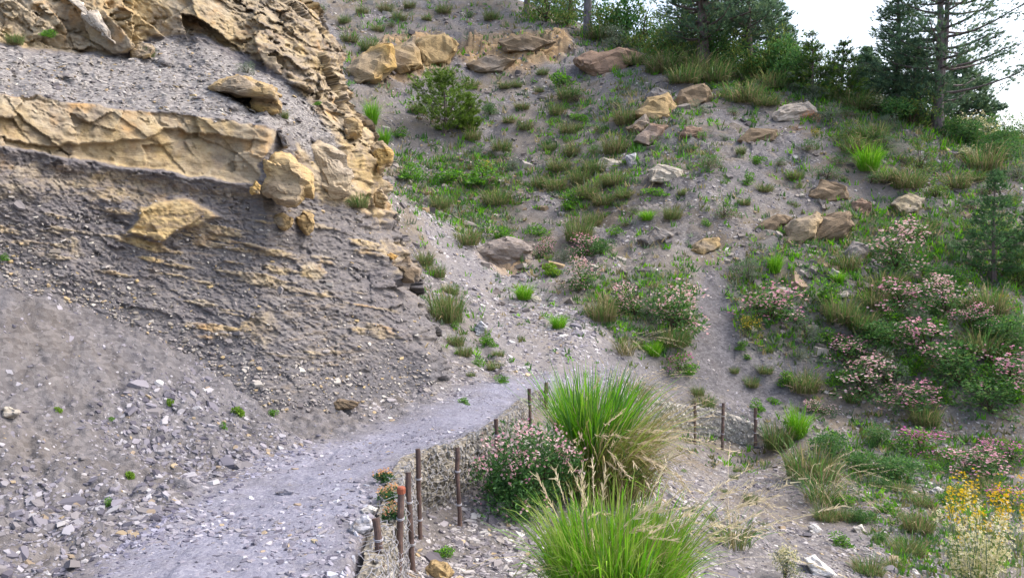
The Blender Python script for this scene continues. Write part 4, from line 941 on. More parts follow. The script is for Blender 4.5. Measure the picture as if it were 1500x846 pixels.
# ------------------------------------------------------------------ the planting, photo point by photo point
PL = [
 # --- ditch, scree mound and middle of the slope
 ('grass_mid',655,470,66,66,'dark green grass hanging over the ditch beside the shale edge',None),
 ('grass_mid',622,388,34,30,'small green tuft on the scree chute next to the brown edge block',None),
 ('grass_dry',684,358,50,34,'half dry tuft at the head of the scree mound, left of the hollowed rock',None),
 ('grass_bright',768,438,44,34,'bright grass tuft halfway up the scree mound',None),
 ('grass_bright',818,480,38,30,'short bright green tuft alone on the lower scree mound',None),
 ('grass_dry',882,468,62,52,'straw skirted tussock left of the blush flowered bush',None),
 ('blush',985,478,100,84,'broad bush with many blush flowers directly left of the bare trace',None),
 ('blush',930,455,70,62,'blush flowered bush crowning the slope above the straw skirted tussock',None),
 ('shrub_grey',950,470,50,48,'grey green shrub between the two blush flowered bushes',None),
 ('grass_mid',985,505,70,44,'grass at the foot of the broad blush flowered bush',None),
 ('magenta',995,545,64,48,'low plant with magenta flowers beside the lower bare trace',None),
 ('grass_bright',958,520,40,34,'green tuft left of the magenta flowers',None),
 ('shrub_green',880,372,50,44,'dark bush under pink flowers in the middle of the slope',None),
 ('pink',862,368,64,38,'pink flowered bush in the middle of the slope, beside the grass clump',None),
 ('grass_mid',848,352,56,50,'tall green grass clump behind the pink bush in mid slope',None),
 ('pink',796,372,38,36,'small pink bush right of the hollowed rock',None),
 ('leafy',806,400,34,28,'lime green broad leaved plant below the small pink bush',None),
 ('blush',852,416,56,46,'blush flowered bush, lowest of the mid slope bushes',None),
 ('shrub_grey',825,382,40,36,'grey green shrub between the lime plant and the dark bush',None),
 ('magenta',840,328,30,20,'tiny magenta flowered plant above the mid slope grass clump',None),
 ('herb',735,352,60,28,'low green herbs just above the hollowed rock',None),
 ('herb',790,345,44,26,'low green herbs above the small pink bush',None),
 # --- young pine and herb field
 ('grass_bright',545,182,34,50,'bright grass behind the open rock edge, upper clump',None),
 ('grass_bright',562,212,30,36,'bright grass behind the open rock edge, lower clump',None),
 ('herb',705,270,80,42,'long patch of green herbs below the young bushy pine',None),
 ('herb',655,268,70,34,'green herbs on the left of the herb field',None),
 ('yellow_bloom',712,252,34,24,'herb with yellow tips on top of the herb field',None),
 ('magenta',720,274,34,22,'pink dot of flowers at the right end of the herb field',None),
 ('grass_mid',728,300,60,36,'olive grass under the pink dot of flowers',None),
 ('shrub_grey',752,250,44,36,'bluish green shrub right of the herb field',None),
 ('herb',600,262,56,30,'green herbs at the left end of the herb field by the rock edge',None),
 ('grass_mid',645,305,40,28,'green tuft at the upper end of the scree mound',None),
 ('grass_mid',735,222,40,28,'tuft between the young bushy pine and the bluish shrub',None),
 ('grass_dry',692,205,34,26,'dry tuft right under the young bushy pine',None),
 ('shrub_green',718,168,34,26,'green shrub right of the young bushy pine',None),
 ('grass_mid',610,165,28,22,'small tuft left of the young bushy pine',None),
 ('herb',585,200,32,20,'small herb left below the young bushy pine',None),
 # --- right hand part of the slope
 ('grass_dry',916,182,46,40,'dry based tussock left of the largest tan block',None),
 ('grass_dry',902,225,50,40,'brown skirted tussock above the pale flat stone',None),
 ('heath',1037,246,52,38,'heath tuft with brown base above the bright crested one',None),
 ('heath',1060,318,60,52,'bright crested tuft with a brown hanging skirt',None),
 ('heath',1140,242,34,24,'small dark heath tuft in the pale scree',None),
 ('grass_bright',948,322,36,22,'bright low tuft under the pair of pale slabs',None),
 ('herb',960,286,46,22,'green patch right under the pair of pale slabs',None),
 ('shrub_grey',1022,166,46,28,'bluish shrub against the broad grey brown boulder',None),
 ('grass_mid',1003,122,64,40,'tall green grass over the broad grey brown boulder',None),
 ('grass_dry',962,108,44,34,'straw coloured tuft above the cracked grey slab',None),
 ('shrub_grey',1215,178,66,36,'grey green broom like shrub behind the orange dead branches',None),
 ('orange_dead',1186,178,36,26,'orange dead branches lying on the pale layered rock',None),
 ('orange_dead',1168,190,22,16,'small orange dead twigs under the pale layered rock',None),
 ('grass_bright',1272,250,62,56,'brightest green shrub like grass on the upper right slope',None),
 ('heath',1210,262,60,36,'wide heath tuft left of the brightest upper grass',None),
 ('yellow_bloom',1196,200,22,16,'small plant with a yellow flower spot under the ridge',None),
 ('heath',1275,268,50,34,'brown skirted tuft below the brightest upper grass',None),
 ('shrub_yellow',1348,250,56,66,'pale yellow green bush below the tall pine',None),
 ('cream_bloom',1415,232,54,34,'cream flowered bush right below the tall pine',None),
 ('heath',1352,268,60,40,'dark based tuft under the pale yellow green bush',None),
 ('shrub_green',1455,235,80,56,'broad green bush right of the cream flowered bush',None),
 ('shrub_grey',1300,190,56,34,'grey shrub left of the foot of the tall pine',None),
 ('heath',1185,220,46,30,'heath tuft below the yellow flower spot',None),
 ('grass_mid',1165,262,34,22,'green tuft above the rounded grey brown rock',None),
 ('shrub_grey',1095,412,66,50,'grey green bush beside the top of the bare trace',None),
 ('grass_bright',1136,398,34,42,'yellow green spiky tuft right of the grey green bush',None),
 ('pink',1130,462,104,66,'wide pink bush on the right bank of the bare trace',None),
 ('yellow_bloom',1098,492,48,40,'pale yellow bush at the left foot of the wide pink bush',None),
 ('shrub_grey',1180,496,62,50,'soft grey rounded bush right of the wide pink bush',None),
 ('shrub_grey',1170,525,44,30,'small grey bush under the soft grey rounded one',None),
 ('grass_mid',1232,470,64,56,'olive grass clump right above the soft grey rounded bush',None),
 ('blush',1310,390,100,72,'large whitish flowered bush right of the leaning slabs',None),
 ('shrub_grey',1265,372,44,36,'bluish green bush at the left end of the whitish flowered one',None),
 ('grass_bright',1228,412,34,22,'small bright tuft under the sunk grey slab',None),
 ('grass_mid',1290,425,80,44,'green grass bank below the whitish flowered bush',None),
 ('shrub_green',1380,420,90,62,'dark bush in shade between whitish bush and young pine',None),
 ('grass_dry',1178,572,64,48,'tussock with upright straw stalks under the small grey bush',None),
 ('herb',1150,562,36,28,'green leaves at the left side of the upright straw tussock',None),
 ('grass_mid',1440,520,80,56,'green leafy clump in the middle of the pink thicket',None),
 ('grass_dry',1452,462,60,62,'red brown grass clump beneath the young pine',None),
 ('yellow_bloom',1468,448,34,26,'yellow spotted plant beneath the young pine',None),
 ('shrub_yellow',1490,420,60,70,'yellow green bush right beneath the young pine',None),
 # --- gully and foreground right
 ('shrub_green',1218,668,96,62,'dark leafy bush behind the spiky tussock in the gully',None),
 ('grass_bright',1168,640,56,66,'spiky bright green tussock at the end of the far netting wall',None),
 ('grass_mid',1140,655,60,56,'grass clump hiding the right end of the far netting wall',None),
 ('grass_mid',1190,700,104,70,'broad grass clump spilling down the gully side',None),
 ('grass_dry',1345,775,60,40,'olive dry grass tuft left of the yellow broom',None),
 ('shrub_green',1260,690,70,50,'low bush right of the broad grass clump',None),
 ('herb',1230,738,50,30,'green herbs under the broad grass clump',None),
 ('shrub_green',1290,655,70,44,'low dark bush along the far path, left end',None),
 ('grass_mid',1272,838,60,36,'low green grass by the long white slab',None),
 ('herb',648,812,44,26,'low green plant on the bank under the netting',None),
 ('herb',738,560,34,18,'small green plant on the path edge near the scree mound',None),
 ('grass_mid',1030,596,46,30,'green tuft growing on top of the far netting wall',None),
 ('grass_mid',1022,578,26,22,'thin tuft standing just behind the far netting wall',None),
 ('herb',590,776,26,34,'feathery dark green plant clinging to the rusty stake',None),
 ('cream_bloom',1150,850,70,76,'thin cream flowered plant at the lower edge of the gully',None),
 
 
 # --- on the cut
]
for r in PL:
    if r[0] in ('pink', 'blush'): r = (r[0], r[1], r[2] + 6, r[3] * 1.3, r[4] * 1.25) + r[5:]
    plant(*r)
# shrubs of the pink thicket, each pointed out by its neighbours
TH = [('pink',1325,455,80,54,'pink bush just below the green grass bank'),('blush',1388,455,70,50,'blush bush under the dark shaded bush'),('shrub_green',1295,500,76,48,'green bush at the left rim of the pink thicket'),
 ('pink',1358,515,86,56,'pink bush in the heart of the pink thicket'),('shrub_green',1405,560,90,56,'dark green bush below the leafy clump in the thicket'),('pink',1480,560,90,60,'pink bush under the yellow green bush, far side of the thicket'),
 ('pink',1240,530,66,44,'pink bush right below the soft grey rounded bush'),('blush',1262,575,84,52,'blush bush above the far path, right of the straw tussock'),('shrub_grey',1300,560,56,56,'slender grey bush inside the thicket'),
 ('pink',1330,590,80,42,'pink bush on the upper bank of the far path'),('shrub_green',1450,600,90,44,'green bush on the upper bank of the far path'),('magenta',1350,660,84,42,'magenta dotted bush on the lower bank of the far path'),
 ('pink',1420,690,90,46,'pink bush on the lower bank, above the yellow broom'),('magenta',1480,670,60,40,'magenta dotted bush on the lower bank, past the pink one'),('shrub_green',1310,695,84,44,'dark green bush under the lower bank'),
 ('shrub_green',1470,500,70,50,'green bush right of the leafy clump in the thicket'),('pink',1425,480,50,36,'small pink bush left of the red brown grass'),('shrub_grey',1345,480,44,44,'grey tuft between two pink bushes in the thicket'),
 ('blush',1200,600,40,24,'small blush plant beside the far path bend'),('magenta',1475,735,60,40,'magenta flowers right of the yellow broom')]
for r in TH: plant(r[0], r[1], r[2] + 4, r[3] * 1.55, r[4] * 1.4, r[5], group='shrubs of the pink flowering thicket')
# many small tufts nothing tells apart, by the place they grow in
def many(group, label, pts, kinds, w=(18, 40), hr=(.55, .85), seed=0):
    rs = np.random.default_rng(seed)
    for (x, y) in pts:
        ww = rs.uniform(*w); k = kinds[rs.integers(0, len(kinds))]
        plant(k, x, y, ww, ww * rs.uniform(*hr), label, group)
many('tufts high on the slope', 'small olive tuft on the grey slope high above the young bushy pine', [(490,80),(512,62),(530,20),(552,46),(565,18),(575,40),(600,12),(625,30),(650,20),(540,75),(585,30),(690,25),(505,35),(720,30),(472,20)], ['grass_mid','heath','grass_dry'], (16, 34), seed=1)
many('tufts right of the young pine', 'small green tuft on the grey scree right of the young bushy pine', [(757,128),(790,135),(765,160),(795,110),(740,130),(690,130),(770,190),(745,180)], ['grass_mid','heath','grass_dry'], (16, 34), seed=2)
many('tufts of the middle grassy strip', 'olive grass tuft in the grassy strip down the middle of the slope', [(815,168),(835,195),(850,178),(832,145),(868,225),(850,268),(835,305),(820,250),(805,220),(885,195),(860,290),(880,275),(838,228),(872,252),(815,280),(900,270),(845,150),(825,125),(885,300),(905,160),(868,330),(790,275),(915,290)], ['grass_mid','grass_dry','grass_mid','herb','heath'], (26, 52), seed=3)
many('tufts under the ridge', 'grass tuft on the grassy shoulder just under the ridge', [(905,72),(930,95),(950,70),(985,85),(1020,105),(1045,120),(1075,118),(1105,135),(1130,130),(1160,140),(1190,145),(1225,150),(1255,160),(1060,140),(1090,150),(1120,155),(880,58),(1240,172),(1010,90),(975,105)], ['grass_mid','grass_dry','grass_mid','heath','shrub_grey'], (40, 76), (.4, .65), seed=4)
many('tufts in the pale scree', 'small heath tuft in the pale scree between the rock clusters', [(1075,170),(1100,180),(1060,205),(1085,225),(1110,240),(1010,225),(1030,205),(1120,280),(1095,270),(1000,285),(985,320),(920,330),(905,345),(1160,300),(1090,300),(1035,330),(930,310)], ['heath','grass_mid','shrub_grey','herb'], (18, 38), seed=5)
many('tufts of the upper right slope', 'dull tuft on the brown upper right slope under the tall pine', [(1310,420),(1240,395),(1345,345),(1385,365),(1430,390),(1480,350),(1300,340),(1425,310),(1300,220),(1320,240),(1285,215),(1385,250),(1400,275),(1330,275),(1300,265),(1370,290),(1425,265),(1240,210),(1255,225),(1450,285),(1480,300),(1490,260),(1390,320),(1420,340),(1370,335),(1280,205),(1230,240),(1440,250)], ['heath','grass_dry','grass_mid','shrub_grey','shrub_yellow'], (36, 66), (.5, .8), seed=6)
many('herbs of the thicket floor', 'low green herb filling a gap between bushes of the pink thicket', [(1280,450),(1345,430),(1215,445),(1260,480),(1310,470),(1375,490),(1400,520),(1330,545),(1385,590),(1420,450),(1465,530),(1490,520),(1215,500),(1225,560),(1290,530),(1440,560),(1400,420),(1490,590),(1440,480),(1355,620)], ['grass_mid','herb','shrub_green','grass_dry','herb'], (40, 66), (.55, .85), seed=7)
many('weeds of the gully floor', 'low weed or grass tuft on the shady gully floor below the far path', [(1300,750),(1265,765),(1240,760),(1320,720),(1290,790),(1350,740),(1235,800),(1210,760),(1330,810),(1380,735),(1310,830),(1450,720),(1410,730),(1370,690),(1290,715)], ['herb','grass_dry','grass_mid','shrub_green'], (34, 64), (.5, .75), seed=8)
many('weeds of the ditch', 'tiny green weed in the stony ditch between shale edge and scree mound', [(680,520),(700,535),(668,505),(690,550),(730,520),(715,505),(648,450),(665,480),(680,590),(640,405),(660,430),(725,540)], ['herb','grass_mid'], (16, 34), seed=9)
many('weeds of the left toe', 'tiny green weed on the scree at the left toe of the cut', [(193,700),(85,600),(165,615),(328,628),(348,605),(400,608),(160,742),(250,590)], ['leafy','herb','herb'], (12, 22), (.8, 1.2), seed=10)
many('weeds beside the lower trace', 'sparse weed beside the lower end of the bare trace', [(1075,545),(1095,525),(1120,545),(1010,545),(1085,510),(1125,515),(1000,470),(1100,565),(1110,600),(1135,590)], ['herb','grass_mid'], (18, 34), seed=11)
many('weeds of the gravel fan', 'tiny weed on the bare gravel fan below the far netting wall', [(1075,700),(1080,690),(1060,720),(1100,735),(1000,690),(1120,770),(1040,760),(1085,790)], ['herb','grass_mid'], (14, 28), seed=12)
# weeds on the rock cut itself
def cutplant(kind, x, y, w, h, label, group=None, push=.02):
    d = float(cliff_depth(x, y)) - push; plant(kind, x, y, w, h, label, group, pos=at(x, y, d))
for r in [('shrub_grey',362,108,40,28,'bluish green tuft growing over the little hollow'),('grass_mid',216,82,26,18,'small tuft beside the tan stone in the shelf scree'),
          ('grass_mid',22,62,30,22,'green tuft on the brown rock, upper left corner'),('herb',70,52,26,20,'pale weed on the yellow rock, upper left corner'),
          ('grass_mid',525,302,40,30,'olive tuft at the foot of the big smooth buff block'),('herb',5,378,18,14,'green leaf tuft at the left rim of the shale face'),
          ('herb',465,152,14,10,'tiny weed in the tan rock of the open edge'),('heath',505,300,34,22,'grey dead tuft beside the olive tuft under the buff block'),('grass_mid',415,172,20,18,'small weed between ledge and ochre block')]: cutplant(*r)

# ------------------------------------------------------------------ large plants in front
def big(name, label, cat, pos, parts, group=None):
    r = thing(name, label, cat, pos, group)
    for nm, g, m in parts: link(nm, g.mesh(nm, m), r)
    return r
rs = np.random.default_rng(77)
# A: bright tussock at the lower edge
pA = hit(900, 905); g = Geo(); blades(g, 4200, rs, .34, .78, .26, .0065, G_BRI + G_BRI + G_MID[:1] + [(.22,.30,.06)], .42, 6, (.5, 1.12), tipc=(.26,.27,.08))
g2 = Geo(); blades(g2, 320, rs, .26, .78, .5, .005, [(.36,.30,.15),(.42,.36,.19)], .5, 6, (.6, 1.1))
g3 = Geo(); plumes(g3, 50, rs, .24, 1.02, .45, (.25, 0), (.60, .52, .35), 26)
big('grass_tussock', 'big bright green tussock with bowing seed heads at the lower edge', 'grass tuft', pA, [('blades', g, M_grass), ('dead_blades', g2, M_grass), ('seed_heads', g3, M_grass)])
# B: tall tussock behind the flowering bush
pB = hit(868, 720); g = Geo(); blades(g, 2000, rs, .22, 1.28, .24, .0085, G_BRI + G_MID[:2], .30, 6, (.5, 1.08), (.03, 0))
g2 = Geo(); blades(g2, 1300, rs, .26, 1.12, .40, .007, [(.27,.26,.08),(.34,.28,.13),(.20,.27,.05),(.42,.34,.20)], .42, 6, (.45, 1.05), (.20, -.06)); g2.V[-1] += np.array([.14, -.06, 0])
blades(g, 700, rs, .42, .62, .5, .008, G_BRI + G_MID, .5, 5); blades(g2, 700, rs, .44, .6, .6, .008, [(.22,.19,.08),(.28,.22,.11),(.15,.15,.05)], .55, 5); g2.V[-1] += np.array([.10, -.1, 0])
g3 = Geo(); plumes(g3, 46, rs, .3, 1.2, .5, (.50, -.05), (.60, .50, .35), 26, droop=.7)
g4 = Geo(); plumes(g4, 22, rs, .3, 1.0, .3, (.05, -.3), (.56, .46, .33), 22, droop=.4)
big('grass_tussock', 'tall green tussock turning straw on one side, behind the flowering bush by the netting', 'grass tuft', pB, [('blades', g, M_grass), ('dead_blades', g2, M_grass), ('seed_heads', g3, M_grass), ('upright_seed_heads', g4, M_grass)])
# B2: straw plumes on the gravel ridge
pC = hit(925, 590); g = Geo(); plumes(g, 28, rs, .25, .72, .6, (.45, 0), (.60, .51, .35), 20, droop=.75); gb = Geo(); blades(gb, 300, rs, .25, .5, .8, .008, G_DRY, .5, 5)
big('straw_grass', 'pale straw grass bowing over the gravel ridge behind the tall tussock', 'grass tuft', pC, [('seed_heads', g, M_grass), ('blades', gb, M_grass)])
pC = hit(915, 520); g = Geo(); plumes(g, 16, rs, .12, .62, .6, (.7, 0), (.60, .52, .36), 20, droop=.75); gb = Geo(); blades(gb, 160, rs, .15, .4, .8, .009, G_DRY, .5, 5)
big('straw_grass', 'small fan of straw plumes on the scree mound above the gravel ridge', 'grass tuft', pC, [('seed_heads', g, M_grass), ('blades', gb, M_grass)])
pC = hit(1075, 800); g = Geo(); plumes(g, 16, rs, .16, .8, .7, (.35, 0), (.58, .50, .35), 22, droop=.7); gb = Geo(); blades(gb, 160, rs, .15, .4, .7, .006, G_DRY + G_MID, .5, 5)
big('straw_grass', 'sparse straw plumes arching low over the gravel fan', 'grass tuft', pC, [('seed_heads', g, M_grass), ('blades', gb, M_grass)])
pC = hit(1205, 735); g = Geo(); plumes(g, 26, rs, .2, .78, .6, (.5, -.1), (.50, .43, .28), 18, droop=.8); gb = Geo(); blades(gb, 240, rs, .2, .5, .8, .008, G_DRY + G_MID, .5, 5)
big('straw_grass', 'straw plumes drooping from the broad grass clump on the gully side', 'grass tuft', pC, [('seed_heads', g, M_grass), ('blades', gb, M_grass)])
pC = hit(1250, 590); g = Geo(); plumes(g, 8, rs, .1, .5, .6, (.6, 0), (.5, .43, .28), 16, droop=.8); gb = Geo(); blades(gb, 120, rs, .12, .3, .8, .009, G_DRY + G_MID, .5, 5)
big('straw_grass', 'two or three straw plumes by the blush plant at the path bend', 'grass tuft', pC, [('seed_heads', g, M_grass), ('blades', gb, M_grass)])
# C: flowering bush beside the netting
def big_bush(pos, n, rx, hh, ls, cols, asp, fcols, nf, fs, label, seed, name='flowering_shrub', k=26, per=6, sx=1.0, cat='shrub'):
    r_ = np.random.default_rng(seed); p, d, cc, cr = dome(n, r_, rx, hh, k=k, shell=.8); p[:, 0] *= sx; cc[:, 0] *= sx
    g = Geo(); leaves(g, p, r_, ls, cols, asp, .6, d)
    gs = Geo()
    for c in cc:
        u = np.linspace(0, 1, 7)[:, None]; L = c * u + np.array([0, 0, .1]) * np.sin(u * np.pi); gs.tube(L, np.linspace(.012, .004, 7), np.array([.10, .075, .05]), 5, False)
    sel = np.argsort(-(p[:, 2] / hh + .6 * np.hypot(p[:, 0], p[:, 1]) / rx + r_.normal(0, .22, len(p))))[:nf * 6]; sel = r_.choice(sel, nf, replace=False)
    gf = Geo(); flowers(gf, p[sel] * 1.04, r_, fs, fcols, 5, 1.1, per)
    return big(name, label, cat, pos, [('foliage', g, M_leaf), ('stems', gs, M_bark), ('flowers', gf, M_petal)])
big_bush(hit(778, 742), 9000, .52, .92, .042, G_DRK + G_DRK + G_MID[:2], .38, PINK + BLUSH + BLUSH, 130, .022, 'dark green bush with pink flowers growing against the near netting wall', 5)
# leafy spray between netting and bush
plant('herb', 722, 720, 40, 44, 'small green spray between the netting and the flowering bush'); plant('shrub_green', 735, 690, 50, 60, 'dark leaves pressed to the right end of the near netting')
# F: cream broom in the corner
def broom(pos, n, h, spread, bc, fc, nf, label, seed, fs=.021, name='broom_shrub', fz=(.35, 1)):
    r_ = np.random.default_rng(seed); g = Geo(); C = blades(g, n, r_, .14, h, spread, .005, bc, .12, 6, (.55, 1.08), up=1.0)
    i = r_.integers(0, n, nf); u = r_.uniform(*fz, nf) * 6; k = np.minimum(u.astype(int), 5); f = (u - k)[:, None]; pp = C[i, k] * (1 - f) + C[i, k + 1] * f + r_.normal(0, .012, (nf, 3))
    gf = Geo(); flowers(gf, pp, r_, fs, fc, 4, .9, 3); gl = Geo(); leaves(gl, C[r_.integers(0, n, nf), r_.integers(1, 6, nf)] + r_.normal(0, .012, (nf, 3)), r_, .025, G_MID + G_YEL, .3, .6)
    return big(name, label, 'broom', pos, [('stems', g, M_grass), ('flowers', gf, M_petal), ('foliage', gl, M_leaf)])
broom(hit(1432, 885), 150, .95, .22, G_GRY + G_YEL + G_MID, [(.72,.66,.40),(.74,.70,.52),(.66,.60,.32)], 480, 'cream flowered broom filling the lower right corner', 9)
broom(hit(1405, 842), 26, .98, .06, G_YEL, [(.70,.47,.01),(.76,.55,.02)], 150, 'thin yellow broom sprays standing left above the cream broom', 10, fz=(.72, 1))
broom(hit(1470, 850), 22, 1.02, .06, G_YEL, [(.70,.45,.01),(.76,.53,.02)], 150, 'thin yellow broom sprays standing right above the cream broom', 12, fz=(.75, 1))
# H: orange succulents along the path edge above the stakes
for k, (x, y, w, h, lab) in enumerate([(562, 706, 24, 20, 'uppermost clump of orange flowers on the path edge over the netting'), (569, 732, 32, 24, 'middle clump of orange flowers on the path edge over the netting'), (576, 760, 36, 24, 'lowest clump of orange flowers on the path edge over the netting')]):
    r_ = np.random.default_rng(60 + k); dd_ = [5.5, 5.12, 4.78][k]; P0 = at(x, y, dd_); P0[2] = pz(P0[0], P0[1]) + .02; s = P0[1] / FPX; R = w * s * .62; H = h * s
    p, d, cc, cr = dome(700, r_, R, H, k=8); g = Geo(); leaves(g, p, r_, .020, [(.06,.14,.05),(.09,.20,.05),(.05,.12,.06)], .4, .8, d)
    top = p[np.argsort(-p[:, 2])[:220]]; top = top[r_.choice(220, 22, replace=False)]
    gf = Geo(); flowers(gf, top + np.array([0, 0, .02]), r_, .012, [(.58,.30,.12),(.62,.40,.20),(.50,.32,.12),(.55,.26,.15)], 5, 1.0, 4)
    gs = Geo()
    for c in cc: gs.tube(np.array([[0, 0, 0], c * .5, c]), [.006, .005, .003], np.array([.1, .12, .05]), 4, False)
    big('stonecrop_plant', lab, 'stonecrop', P0, [('foliage', g, M_leaf), ('flowers', gf, M_petal), ('stems', gs, M_bark)])

# ------------------------------------------------------------------ conifers
def pine(label, base, H, R, seed, crown0=.2, trunk_r=.12, cols=None, whorls=14, per=6, tuft=7, shape=.9, lean=(0, 0), nl=.10, nw=.011, name='pine_tree', twin=False, upcurve=.25, barkc=(.17,.135,.13), gap=0.0, group=None, nn=16, side=None):
    r_ = np.random.default_rng(seed); cols = cols or [(.11,.20,.12),(.14,.24,.13),(.10,.175,.11),(.17,.26,.12)]
    root = thing(name, label, 'pine', base, group)
    def axis(z): return np.array([lean[0] * z * z / H + .04 * math.sin(z * 1.3 + seed), lean[1] * z * z / H, z])
    g = Geo(); zz = np.linspace(-.15, H, 18); L = np.array([axis(z) for z in zz]); rad = trunk_r * np.clip(1 - zz / H, .02, 1) ** .8 * (1 + .35 * np.exp(-np.clip(zz, 0, 9) * 5))
    g.tube(L, rad, np.array(barkc), 10)
    if twin:
        L2 = L[3:] + np.c_[np.linspace(.02, .34, 15), np.zeros(15), np.zeros(15)]; g.tube(L2, rad[3:] * .8, np.array(barkc), 8)
    link('trunk', g.mesh('trunk', M_bark, True), root)
    gb = Geo(); gn = Geo(); Pt, Dt = [], []
    for k in range(whorls):
        f = (k + r_.uniform(-.3, .3)) / whorls; f = min(max(f, 0), .985); z = H * (crown0 + (1 - crown0) * f)
        rl = R * (1 - f ** shape) * (1 if f > .12 else .65 + 2.5 * f) + .04 * R
        for b in range(per):
            if r_.uniform() < gap: continue
            a = b * 2 * np.pi / per + r_.uniform(-.5, .5) + k * 1.1; l = rl * r_.uniform(.6, 1.15)
            if side is not None: l *= 1 + side * math.cos(a)
            u = np.linspace(0, 1, 6)[:, None]; dr = np.array([math.cos(a), math.sin(a), 0])
            p0 = axis(z); B = p0 + dr * l * u + np.array([0, 0, 1]) * l * (upcurve * u ** 2 - .10 * u + r_.uniform(-.06, .12) * u) + r_.normal(0, .02 * l, (6, 3)) * u
            gb.tube(B, np.linspace(.028, .006, 6) * min(1.2, l / 1.0 + .2) * trunk_r / .12, np.array(barkc) * .9, 4, False)
            for q in range(max(2, int(tuft * l / R + 1.5))):
                t_ = r_.uniform(.3, 1.0) ** .7; i_ = min(int(t_ * 5), 4); w_ = t_ * 5 - i_; p = B[i_] * (1 - w_) + B[i_ + 1] * w_
                off = r_.normal(0, 1, 3) * np.array([.16, .16, .07]) * l * (1.1 - .5 * t_); e = p + off
                if q % 3 == 0: gb.tube(np.array([p, (p + e) / 2 + np.array([0, 0, .01]), e]), [.007, .005, .004], np.array(barkc) * .8, 3, False)
                m = r_.integers(3, 7)
                for _ in range(m): Pt.append(e + r_.normal(0, .06 * R + .02, 3) * np.array([1, 1, .6])); Dt.append(unit(dr * .8 + off * .5 / l + np.array([0, 0, .45])))
    Pt, Dt = np.array(Pt), np.array(Dt); n = len(Pt)
    Pr = np.repeat(Pt, nn, 0); d = unit(np.repeat(Dt, nn, 0) + r_.normal(0, .55, (n * nn, 3))); Pr = Pr - d * nl * .3
    sd = unit(np.cross(d, r_.normal(0, 1, d.shape))) * nw / 2; ln = nl * r_.uniform(.6, 1.2, (n * nn, 1))
    V = np.stack([Pr - sd, Pr + sd, Pr + d * ln], 1)
    tc = np.array(cols)[r_.integers(0, len(cols), n)] * r_.uniform(.7, 1.35, (n, 1)); cc = np.repeat(np.repeat(tc, nn, 0), 3, 0)
    gn.add(V.reshape(-1, 3), np.arange(n * nn * 3).reshape(-1, 3), cc)
    link('branches', gb.mesh('branches', M_bark), root); link('crown', gn.mesh('crown', M_needle), root)
    return root
def pine_at(label, bx, by, hpx, wpx, seed, **kw):
    P0 = hit(bx, by); s = P0[1] / FPX
    return pine(label, P0, hpx * s, wpx * s / 2, seed, **kw)
YG = [(.13,.23,.03),(.17,.28,.04),(.10,.18,.03),(.20,.30,.06)]
pine_at('young bushy pine with bright green crown alone on the open slope', 650, 196, 92, 92, 1, crown0=.02, trunk_r=.05, cols=YG, whorls=9, per=7, tuft=6, shape=2.0, nl=.15, nw=.014, name='young_pine', upcurve=.9, gap=.25)
pine_at('small bright pine shoot right beside the young bushy pine', 686, 192, 58, 46, 2, crown0=.02, trunk_r=.03, cols=YG, whorls=8, per=6, tuft=7, nl=.12, nw=.014, name='young_pine', upcurve=.5)
pine_at('slender young pine standing in front of the slope, above the pink thicket', 1456, 418, 178, 118, 3, crown0=.14, trunk_r=.045, cols=[(.08,.18,.07),(.10,.22,.08),(.07,.15,.06)], whorls=12, per=6, tuft=9, nl=.08, nw=.009, name='young_pine', upcurve=.3)
pine_at('bright green young pine half out of view beside the slender one', 1508, 420, 130, 90, 13, crown0=.1, trunk_r=.04, cols=[(.07,.16,.04),(.08,.18,.05)], whorls=9, per=6, tuft=8, nl=.08, nw=.009, name='young_pine', upcurve=.3)
pine_at('tall pine with thick forked trunk and long open branches on the right ridge', 1375, 192, 290, 230, 4, crown0=.14, trunk_r=.165, whorls=16, per=6, tuft=19, shape=1.5, twin=True, lean=(-.03, 0), nl=.15, nw=.012, gap=.18, side=.2, barkc=(.19,.16,.165), upcurve=.3)
pine_at('dense dark pine left of the forked pine', 1312, 165, 210, 115, 5, crown0=.08, trunk_r=.12, whorls=17, per=6, tuft=10, shape=1.1, nl=.12, nw=.014)
pine_at('dense low pine between the dark pine and the forked trunk', 1340, 180, 125, 120, 15, crown0=.02, trunk_r=.08, whorls=11, per=7, tuft=10, shape=1.2, nl=.12, nw=.014)
pine_at('thin topped conifer at the edge of the thicket, nearest the open sky', 1232, 150, 92, 92, 6, crown0=.02, trunk_r=.06, whorls=9, per=6, tuft=9, nl=.14, nw=.013, gap=.3, shape=1.0, cols=YG + G_MID + G_GRY)
pine_at('thin topped conifer left of the one nearest the open sky', 1188, 140, 96, 84, 7, crown0=.02, trunk_r=.05, whorls=9, per=6, tuft=9, nl=.14, nw=.013, gap=.3, shape=.9, cols=YG + G_MID + G_GRY)
pine_at('slender pine with bare lower stem in front of the sky', 1097, 108, 195, 120, 8, crown0=.28, trunk_r=.11, whorls=14, per=5, tuft=10, gap=.1, nl=.14, nw=.015, shape=1.4)
pine_at('dark pine with thick trunk, left of the bare stemmed pine', 1030, 100, 230, 150, 9, crown0=.16, trunk_r=.22, whorls=13, per=6, tuft=11, nl=.15, nw=.017, shape=1.6)
pine_at('pine with a clear grey trunk on the ridge grass', 862, 52, 300, 150, 10, crown0=.34, trunk_r=.17, whorls=11, per=5, tuft=9, nl=.15, nw=.017, barkc=(.16,.15,.17), shape=1.6)
pine_at('dark pine behind, right of the clear grey trunk', 960, 62, 220, 150, 11, crown0=.12, trunk_r=.14, whorls=12, per=6, tuft=11, nl=.16, nw=.019, shape=1.6)
